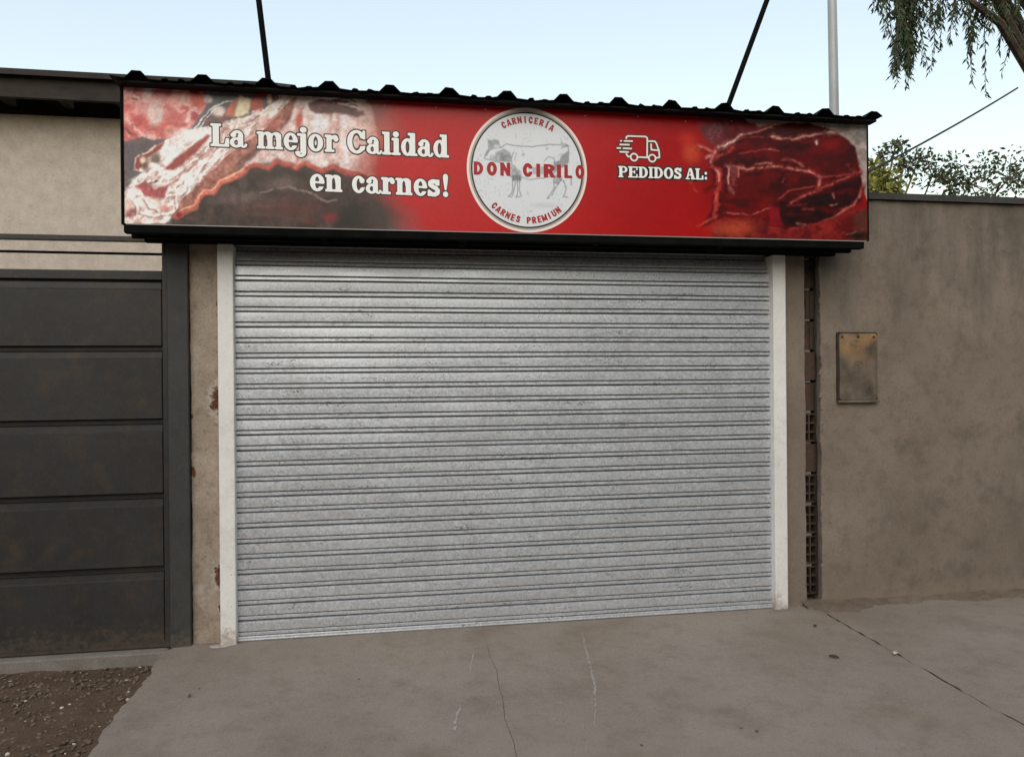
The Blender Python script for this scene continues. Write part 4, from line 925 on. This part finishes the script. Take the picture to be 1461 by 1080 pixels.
# delivery van symbol
oT = (860, 185); T_ = lambda *p: [tuple(pl(oT[0]+x/14.61, oT[1]+y/14.61)) for x, y in p]
px_m = (pl(960, 200)-pl(860, 200))[0]/100; LW = 34/14.61*px_m
van = [T_((488,190),(492,155),(530,140),(890,152),(925,180),(922,570)), T_((925,245),(1080,250),(1115,290),(1170,450),(1180,585),(1110,597)), T_((1005,310),(1010,425),(1140,438)),
       T_((490,515),(520,565),(575,570)), T_((730,578),(945,588))]
dash = [T_((372,242),(386,242)), T_((450,243),(612,247)), T_((360,317),(545,321)), T_((300,390),(365,393)), T_((430,396),(592,402)), T_((360,468),(528,474))]
whl = [T_((650,580))[0], T_((1028,602))[0]]; WR = 70/14.61*px_m
def van_sdf(X, Y):
    d = un(*[sd_line(X, Y, q, LW) for q in van+dash]); return un(d, *[np.abs(np.sqrt((X-c[0])**2+(Y-c[1])**2)-WR)-LW/2 for c in whl])
bx_ = T_((250, 90), (1250, 720)); 
for nm_, thr, m, yy in (('van_symbol_outline', LW*.55, M['ink_dark'], BY-.0009), ('van_symbol', 0, M['ink_cream'], BY-.0018)):
    v, f = cut(van_sdf, bx_[0][0], bx_[1][0], bx_[1][1], bx_[0][1], .0026, thr); obj(nm_, [(a, yy, b) for a, b in v], f, m, bn)
# ---- round logo
lc = pl(752.8, 243.2); lr = (pl(838.4, 243.2)[0]-pl(667.0, 243.2)[0])/2; lrz = (pl(752.8, 154.4)[1]-pl(752.8, 332.2)[1])/2
def disc(name, r0, r1, m, y, parent, n=96):
    V = []; F = []
    for i in range(n):
        a = 6.2832*i/n; V += [(lc[0]+lr*r1*math.cos(a), y, lc[1]+lrz*r1*math.sin(a))]
    if r0 <= 0: F = [tuple(range(n))]
    else:
        for i in range(n): a = 6.2832*i/n; V += [(lc[0]+lr*r0*math.cos(a), y, lc[1]+lrz*r0*math.sin(a))]
        F = [(i, (i+1) % n, (i+1) % n+n, i+n) for i in range(n)]
    return fixn(obj(name, V, F, m, parent))
def paint_logo(U, V):
    p = Art(U, V); p.warp(.6, 5)
    p.C[:] = lin((206, 208, 212)); sp = fbm(U/2.2, V/2.2, 33, 4); big = fbm(U/16, V/16, 35, 3)
    k = (sstep(.60, .70, sp)*sstep(.45, .6, big)*.35)[..., None]; p.C = p.C*(1-k)+lin((150, 152, 156))*k
    o = (660, 180); Q = T(o, 7.689)
    ln = lambda q, w=1.0, c=(112, 114, 118), a=.8: p.put(sd_line(p.U, p.V, Q(*q), w*1.15), c, soft=.8, a=a)
    g1, g2, g3 = (128, 130, 134), (150, 152, 156), (96, 98, 102)
    p.poly(Q((275,150),(320,155),(330,148),(395,152),(405,200),(420,240),(330,260),(290,290),(270,330),(235,350),(250,300),(280,250)), g1, soft=1.2, nz=.5, sc=3, a=.8)
    p.poly(Q((300,320),(400,270),(450,250),(520,290),(540,340),(530,400),(400,395),(300,370)), g2, soft=1.5, nz=.5, sc=3, a=.85)
    p.poly(Q((395,300),(450,290),(520,330),(525,390),(420,385)), g1, soft=1.5, nz=.4, sc=2.5, a=.7)
    p.ell((660+330/7.689, 180+300/7.689, 5, 4), (212, 212, 210), soft=2, a=.7); p.ell((660+375/7.689, 180+225/7.689, 4, 3), (205, 206, 208), soft=1.5, a=.7)
    p.poly(Q((525,420),(560,430),(640,500),(645,600),(600,620),(540,600),(530,520)), g2, soft=1.5, nz=.5, sc=3, a=.85)
    p.poly(Q((540,540),(640,540),(640,600),(545,600)), g3, soft=1.5, nz=.4, sc=2.5, a=.7)
    p.poly(Q((1160,270),(1165,400),(1120,450),(1060,470),(1000,520),(995,400),(1060,380),(1090,320)), g1, soft=1.5, nz=.4, sc=3, a=.85)
    p.poly(Q((760,455),(900,445),(1000,470),(1000,540),(880,530),(770,530)), g2, soft=2, nz=.4, sc=3, a=.7)
    p.poly(Q((1000,540),(1080,540),(1090,580),(1050,640),(1000,640)), g2, soft=1.5, nz=.5, sc=3, a=.8)
    ln(((420,240),(480,195),(540,215),(640,225),(760,230),(860,215),(960,205),(1060,210),(1150,220)), 1.3)
    ln(((1150,215),(1165,280),(1160,380)), 1.0); ln(((1080,190),(1130,200),(1160,220),(1080,240)), 1.4); ln(((1100,110),(1140,150),(1170,120)), .8, a=.5); ln(((1070,130),(1090,180)), .8, a=.5)
    ln(((560,285),(535,350),(540,420)), 1.1); ln(((590,300),(570,380)), .9, a=.6); ln(((895,390),(940,340),(1000,350),(1010,400)), 1.0)
    for q in (((545,610),(550,690),(535,745),(500,775),(540,780)), ((580,620),(560,720),(545,765)), ((600,620),(605,740),(585,780),(630,778)), ((630,600),(620,700),(645,770))): ln(q, 1.2)
    for q in (((1000,600),(1005,680),(960,750),(925,795),(950,790)), ((1085,580),(1020,680),(975,770)), ((1110,600),(1135,680),(1125,740),(1105,780),(1150,782)), ((1060,590),(1110,610)), ((1190,580),(1190,650))): ln(q, 1.3)
    ln(((640,560),(720,590),(820,580),(920,570),(1000,545)), 1.1); ln(((300,375),(400,400),(470,470),(530,560)), 1.1); ln(((235,350),(250,365),(300,372)), 1.2)
    p.ell((660+665/7.689, 180+315/7.689, 2, 2.2), g2, soft=1, a=.7); p.ell((660+925/7.689, 180+250/7.689, 2, 1.6), g2, soft=1, a=.7)
    p.line(Q((580,80),(585,140)), .8, g2, a=.5); p.ell((660+900/7.689, 180+870/7.689, 18, 4), g2, soft=2, a=.25, nz=.5, sc=2)
    return np.clip(p.C, .01, .86)
lg = disc('logo', 0, 1.0, M['ink_cream'], BY-.0010, bn)
lg['label'] = 'round white logo with a cow in the middle of the sign'
disc('taupe_ring', .930, .960, M['ink_taupe'], BY-.0016, lg)
disc('black_ring', .907, .931, M['ink_black'], BY-.0022, lg)
# inner disc carries the engraving of the cow as print
def disc_sheet(r, y, n_r=110, n_a=300):
    V = []; F = []; cols = []
    rr_ = np.linspace(0, 1, n_r+1)[1:]*r; aa = np.arange(n_a)*2*math.pi/n_a
    X = np.concatenate([[lc[0]], (lc[0]+lr*rr_[:, None]*np.cos(aa)).ravel()]); Z = np.concatenate([[lc[1]], (lc[1]+lrz*rr_[:, None]*np.sin(aa)).ravel()])
    F = [(0, 1+k, 1+(k+1) % n_a) for k in range(n_a)]
    for i in range(n_r-1):
        a = 1+i*n_a
        F += [(a+k, a+n_a+k, a+n_a+(k+1) % n_a, a+(k+1) % n_a) for k in range(n_a)]
    ob = obj('cow_engraving', [(x, y, z) for x, z in zip(X, Z)], F, M['print'], lg)
    U, V_ = art(X[None], Z[None]); Cc = paint_logo(U, V_)[0]
    ca = ob.data.color_attributes.new('print', 'FLOAT_COLOR', 'POINT'); ca.data.foreach_set('color', np.concatenate([Cc, np.ones((len(X), 1))], 1).astype(np.float32).ravel())
disc_sheet(.908, BY-.0019)
oQ = (640, 130); qx = lambda x: 640+x/4.908
DC = line_items([('D',qx(178),qx(240)),('O',qx(270),qx(336)),('N',qx(364),qx(430)),('C',qx(522),qx(585)),('I',qx(616),qx(640)),('R',qx(668),qx(742)),('I',qx(761),qx(786)),('L',qx(812),qx(863)),('O',qx(890),qx(947))], (qx(180), 130+586/4.908), (qx(940), 130+614/4.908), 18.2, GS)
letters('lettering', DC, M['ink_red'], BY-.0030, lg, .02, GS, label='red words DON CIRILO across the cow')
def arc_items(text, r, a0, a1, hgt, top):
    out = []; n = len(text)
    for i, ch in enumerate(text):
        if ch == ' ': continue
        a = math.radians(a0+(a1-a0)*i/(n-1)); w = GS[ch][0]
        if top: cx = lc[0]+lr*r*math.sin(a); cz = lc[1]+lrz*r*math.cos(a); ex = np.array([math.cos(a), -math.sin(a)]); ey = np.array([math.sin(a), math.cos(a)])
        else: cx = lc[0]+lr*r*math.sin(a); cz = lc[1]-lrz*r*math.cos(a); ex = np.array([math.cos(a), math.sin(a)]); ey = np.array([-math.sin(a), math.cos(a)])
        k = hgt*1.05; o = np.array([cx, cz])-ex*k*w/2-ey*hgt*.5
        out.append((ch, o, ex*k, ey*hgt))
    return out
letters('lettering', arc_items('CARNICERÍA', .805, -29.0, 30.5, .037, True), M['ink_red'], BY-.0030, lg, .02, GS, label='red word CARNICERÍA arched at the top of the logo')
letters('lettering', arc_items('CARNES PREMIUN', .805, -43.5, 38.8, .037, False), M['ink_red'], BY-.0030, lg, .02, GS, label='red words CARNES PREMIUN curved along the bottom of the logo')

# ================================================================== MAST, CABLE, TREES
pm = thing('street_mast', 'slim pale grey metal mast rising behind the roof end', 'mast', (4.90, 3, GZ))
MB().tube([(4.90, 3, GZ), (4.872, 3, 4.3), (4.845, 3, 6.6)], [.058, .050, .045], 18).build('pole', M['mast'], pm, True)
MB().tube([(4.90, 3, GZ), (4.90, 3, GZ+.25)], .075, 14).build('base_collar', M['mast'], pm)
a0 = at(1240, 243, 2.2); a1 = at(1296, 212, 2.6); dirv = (a1-a0); pts = []
for i in range(15):
    t = -1.2+.42*i; q = a0+dirv*t; pts.append((q.x, q.y, q.z+.004*(t-2)**2-.03))
tag(MB().tube(pts, .011, 6).build('overhead_cable', M['rubber'], None, True), 'black overhead cable sloping past the tree behind the wall', 'cable')

def leaf_quad(mb, p, d, side, L, W):
    n = d.cross(side).normalized(); m_ = p+d*(L*.45)
    mb.V += [tuple(p), tuple(m_+side*W*.5+n*W*.12), tuple(p+d*L), tuple(m_-side*W*.5+n*W*.12)]; k = len(mb.V); mb.F += [(k-4, k-3, k-2), (k-4, k-2, k-1)]
def rv(r): 
    while True:
        v = Vector((r.uniform(-1, 1), r.uniform(-1, 1), r.uniform(-1, 1)))
        if .05 < v.length < 1: return v
def limb(mb, p, d, L, r0, r, depth, tips, droop=0):
    pts = [p]; k = 5; q = p.copy(); d = d.normalized()
    for i in range(k): d = (d+rv(r)*.22+Vector((0, 0, -droop))).normalized(); q = q+d*(L/k); pts.append(q.copy())
    mb.tube(pts, [r0*(1-.55*i/k) for i in range(k+1)], 7 if r0 > .02 else 5)
    if depth == 0: tips.append((q.copy(), d.copy())); return
    for j in range(r.choice((2, 3))):
        i = r.choice((2, 3, 4, 5)); limb(mb, pts[i].copy(), (d+rv(r)*.9).normalized(), L*r.uniform(.55, .75), r0*.5, r, depth-1, tips, droop)
    limb(mb, pts[-1].copy(), d, L*.7, r0*.45, r, depth-1, tips, droop)
def bushy_tree(name, label, base, H_, clumps, m, seed, nl, ls, grp=None):
    r = random.Random(seed); t = thing(name, label, 'tree', base, grp); b = Vector(base); mb = MB(); lf = MB()
    fork = b+Vector((0, 0, H_*.45)); mb.tube([b, b+Vector((.03, 0, H_*.25)), fork], [.12, .10, .075], 10)
    for (c, rad, nn) in clumps:
        c = Vector(c); mid = fork.lerp(c, .5)+rv(r)*.15; mb.tube([fork, mid, c], [.045, .028, .010], 6)
        subs = [c+Vector((v.x*rad[0], v.y*rad[1], v.z*rad[2])) for v in (rv(r) for _ in range(14))]
        for s_ in subs:
            mb.tube([c, c.lerp(s_, .5)+rv(r)*.04, s_], [.010, .007, .003], 4)
            for _ in range(nn//14):
                o = rv(r)*rad[0]*.42; p = s_+o; d = (o.normalized()*.5+rv(r)+Vector((0, 0, -.25))).normalized(); sd_ = d.cross(rv(r)).normalized(); L = ls*r.uniform(.6, 1.25)
                leaf_quad(lf, p, d, sd_, L, L*.52)
    mb.build('trunk', M['bark'], t, True); lf.build('crown', m, t); return t
def cl(px, py, Y, rx, rz, nn): v = at(px, py, Y); return (tuple(v), (rx, rx, rz), nn)
Yt = 4.6
bushy_tree('bushy_tree', 'yellow green leafy tree behind the wall beside the sign end', (5.35, Yt, GZ), 3.4,
    [cl(1250, 270, Yt, .26, .26, 420), cl(1262, 250, Yt, .24, .22, 260), cl(1280, 272, Yt, .20, .16, 140), cl(1225, 262, Yt, .3, .34, 300)], M['leaf_olive'], 21, 0, .085)
Y2 = 6.2
bushy_tree('loose_tree', 'sparse dark olive tree further behind the plastered wall', (7.0, Y2, GZ), 3.6,
    [cl(1278, 206, Y2, .13, .13, 90), cl(1290, 236, Y2, .22, .24, 150), cl(1258, 222, Y2, .15, .12, 70), cl(1330, 252, Y2, .42, .36, 420), cl(1385, 262, Y2, .45, .34, 480), cl(1440, 255, Y2, .5, .42, 480), cl(1312, 225, Y2, .24, .2, 120)], M['leaf_grey'], 22, 0, .085)
# weeping tree: trunk behind the wall, sprays hanging over it
def weeping_tree(base, seed=31):
    r = random.Random(seed); t = thing('weeping_tree', 'dark weeping branch tree overhanging the top right corner', 'tree', base); b = Vector(base); mb = MB(); lf = MB()
    fork = b+Vector((-.05, .05, 3.5)); mb.tube([b, b+Vector((.08, 0, 1.6)), fork], [.19, .16, .13], 12)
    ends = [at(1300, -60, .7), at(1286, -130, .6), at(1345, -90, .9), at(1410, -60, 1.1), at(1460, -120, .9), at(1520, -60, 1.3), at(1380, -200, 1.3), at(1480, -260, 1.2), at(1560, -200, .8)]
    hang = []
    for e in ends:
        mid = fork.lerp(e, .55)+Vector((0, 0, .35)); mb.tube([fork, mid, e], [.055, .035, .012], 7)
        for _ in range(16): hang.append(e+Vector((r.gauss(0, .17), r.gauss(0, .2), r.uniform(-.12, .25))))
        for _ in range(5): hang.append(mid.lerp(e, r.random())+rv(r)*.15)
    sprays = [(h, r.uniform(.32, .75)) for h in hang]
    for (px, py, L) in ((1282, -20, .62), (1290, -10, .60), (1276, -25, .46), (1293, 5, .52), (1286, 10, .46), (1262, -45, .30), (1254, -50, .26), (1268, -40, .36), (1297, -5, .5), (1284, -30, .66), (1279, 8, .34), (1292, 25, .40), (1299, 0, .6), (1304, -12, .66), (1296, 40, .34), (1300, 20, .5), (1288, -5, .62), (1291, 12, .56), (1285, -12, .70), (1294, -20, .74), (1281, -8, .5), (1296, 8, .62), (1289, 20, .45), (1278, -15, .5), (1298, 30, .5), (1293, -2, .66), (1287, 30, .36)):
        sprays.append((at(px, py, r.uniform(.55, .85)), L))
    for p, L in sprays:
        k = 9; d = Vector((r.uniform(-.35, .25), r.uniform(-.25, .25), -.75)).normalized(); q = p.copy(); pts = [q.copy()]
        for i in range(k): d = (d+rv(r)*.14+Vector((0, 0, -.22))).normalized(); q = q+d*(L/k); pts.append(q.copy())
        mb.tube(pts, [.004-.0025*i/k for i in range(k+1)], 4)
        for i in range(1, k+1):
            for s_ in range(5):
                o = pts[i-1].lerp(pts[i], s_/5); dd = (pts[i]-pts[i-1]).normalized(); sv_ = dd.cross(rv(r)).normalized()
                ld = (dd*r.uniform(.5, 1.0)+sv_*r.uniform(.45, .9)+Vector((0, 0, -.25))).normalized(); LL = r.uniform(.045, .095)*(1-.3*i/k)
                leaf_quad(lf, o, ld, ld.cross(rv(r)).normalized(), LL*1.1, LL*.28)
    mb.build('trunk', M['bark'], t, True); lf.build('crown', M['leaf_dark'], t)
weeping_tree((6.7, 1.6, GZ))

def unseen_house(x0, x1, y0, hgt, col, lb, seed):  # unseen houses behind the camera, added to cut low sky light on the slats
    r = random.Random(seed); m = mat_concrete('house_render', tuple(c*.85 for c in col), col, tuple(c*.6 for c in col), 1.2, .3)
    t = thing('house', lb, 'house', ((x0+x1)/2, y0, GZ), 'unseen houses added across the street')
    MB().box(x0, x1, y0-7, y0, GZ-.1, hgt).build('wall', m, t)
    MB().box(x0-.06, x1+.06, y0-7.1, y0+.06, hgt+.002, hgt+.22, .02).build('parapet', m, t)
    n = max(2, int((x1-x0)/2.6)); w_ = (x1-x0)/n; dr = r.randrange(n)
    for k in range(n):
        c = x0+w_*(k+.5)
        if k == dr: MB().box(c-.5, c+.5, y0+.002, y0+.06, GZ, 2.15, .01).build('door', M['tile'], t)
        else:
            f = MB().box(c-.65, c+.65, y0+.002, y0+.07, .95, 2.15, .01).build('window', M['tile'], t)
            MB().box(c-.57, c+.57, y0+.071, y0+.085, 1.03, 2.07).build('pane', M['mast'], f)
unseen_house(-30, -19, -14.2, 4.4, (.34, .27, .22), 'unseen tan house added across the road, furthest left of the row', 1)
unseen_house(-18.6, -9.2, -13.8, 5.3, (.30, .28, .26), 'unseen grey house added across the road with a tall parapet', 2)
unseen_house(-8.8, -.4, -14.0, 4.1, (.26, .17, .12), 'unseen brown house added across the road opposite the gate', 3)
unseen_house(0, 9.5, -14.4, 5.0, (.30, .25, .20), 'unseen beige house added across the road opposite the shutter', 4)
unseen_house(9.9, 21, -14.0, 5.6, (.24, .22, .20), 'unseen dark grey house added across the road on the right', 5)
unseen_house(21.4, 32, -13.8, 4.6, (.33, .29, .23), 'unseen pale house added across the road, furthest right of the row', 6)
def unseen_tree(base, seed, lb):  # unseen trees behind the camera, added to darken what the sign reflects
    r = random.Random(seed); t = thing('unseen_tree', lb, 'tree', base, 'unseen trees added across the street'); b = Vector(base); mb = MB(); lf = MB()
    fork = b+Vector((0, 0, 2.6)); mb.tube([b, b+Vector((.1, 0, 1.3)), fork], [.24, .19, .16], 10)
    for k in range(26):
        v = rv(r); c = fork+Vector((v.x*2.6, v.y*2.4, 2.6+v.z*3.1)); mb.tube([fork, fork.lerp(c, .5)+rv(r)*.3, c], [.08, .05, .015], 5)
        for _ in range(230):
            o = rv(r)*1.25; d = (o.normalized()+rv(r)).normalized(); L = r.uniform(.16, .34); leaf_quad(lf, c+o, d, d.cross(rv(r)).normalized(), L, L*.7)
    mb.build('trunk', M['bark'], t, True); lf.build('crown', M['leaf_grey'], t)
unseen_tree((6.6, -13.5, GZ), 51, 'unseen tree added across the road, dimming reflections in the right half of the sign')
unseen_tree((11.4, -12.2, GZ), 52, 'unseen tree added across the road opposite the plastered wall')
unseen_tree((16.2, -10.5, GZ), 53, 'unseen tree added furthest along the road to the right')

# ================================================================== SMALL LITTER ON THE CONCRETE
def ground_at(px, py, z=0.0):
    d = _fwd*CF+_r*(px-730.5)+_u*(540-py); return CAMP+d*((z-CH)/d.z)
r = random.Random(77)
def leaf_litter(px, py, s, lb, m):
    p = ground_at(px, py); a = r.uniform(0, 3); V = []; n = 7; z = p.z-.006*max(0, -p.y)+.003
    for i in range(n):
        t = i/(n-1); wd = math.sin(math.pi*t)**.7*.28+.02
        for sgn in (-1, 0, 1):
            x, y = (t-.5)*s, sgn*wd*s; V.append((p.x+x*math.cos(a)-y*math.sin(a), p.y+x*math.sin(a)+y*math.cos(a), z+.12*s*abs(sgn)+.10*s*math.sin(3*t)))
    F = [(i*3+j, i*3+j+1, i*3+j+4, i*3+j+3) for i in range(n-1) for j in range(2)]
    tag(obj('dry_leaf' if m == M['leafdry'] else 'paper_scrap', V, F, m, None, True), lb, 'leaf' if m == M['leafdry'] else 'litter')
leaf_litter(1190, 937, .05, 'curled dark dry leaf lying on the right part of the drive', M['leafdry'])
leaf_litter(1163, 893, .035, 'tiny dark dry leaf on the drive below the brick slot', M['leafdry'])
leaf_litter(1278, 932, .045, 'small pale paper scrap in the joint at the right edge', M['paper'])
def peb(px, py, s, lb):
    p = ground_at(px, py); rv_, rf = r.choice(rocks); z = p.z-.006*max(0, -p.y)
    tag(obj('pebble', [(p.x+v.x*s, p.y+v.y*s, z+s*.4+v.z*s) for v in rv_], rf, M['stone'], None), lb, 'pebble', 'pebbles on the drive')
peb(270, 992, .012, 'dark pebble on the left part of the drive near the gravel')
peb(1080, 1041, .011, 'dark pebble near the bottom edge right of centre')
peb(1057, 1036, .008, 'pale pebble beside the dark one near the bottom edge')
peb(284, 981, .006, 'tiny pebble just behind the dark pebble left on the drive')
peb(512, 968, .006, 'tiny pebble on the drive in front of the shutter left of centre')
peb(915, 1060, .007, 'small pebble at the bottom edge right of the pale scratch')
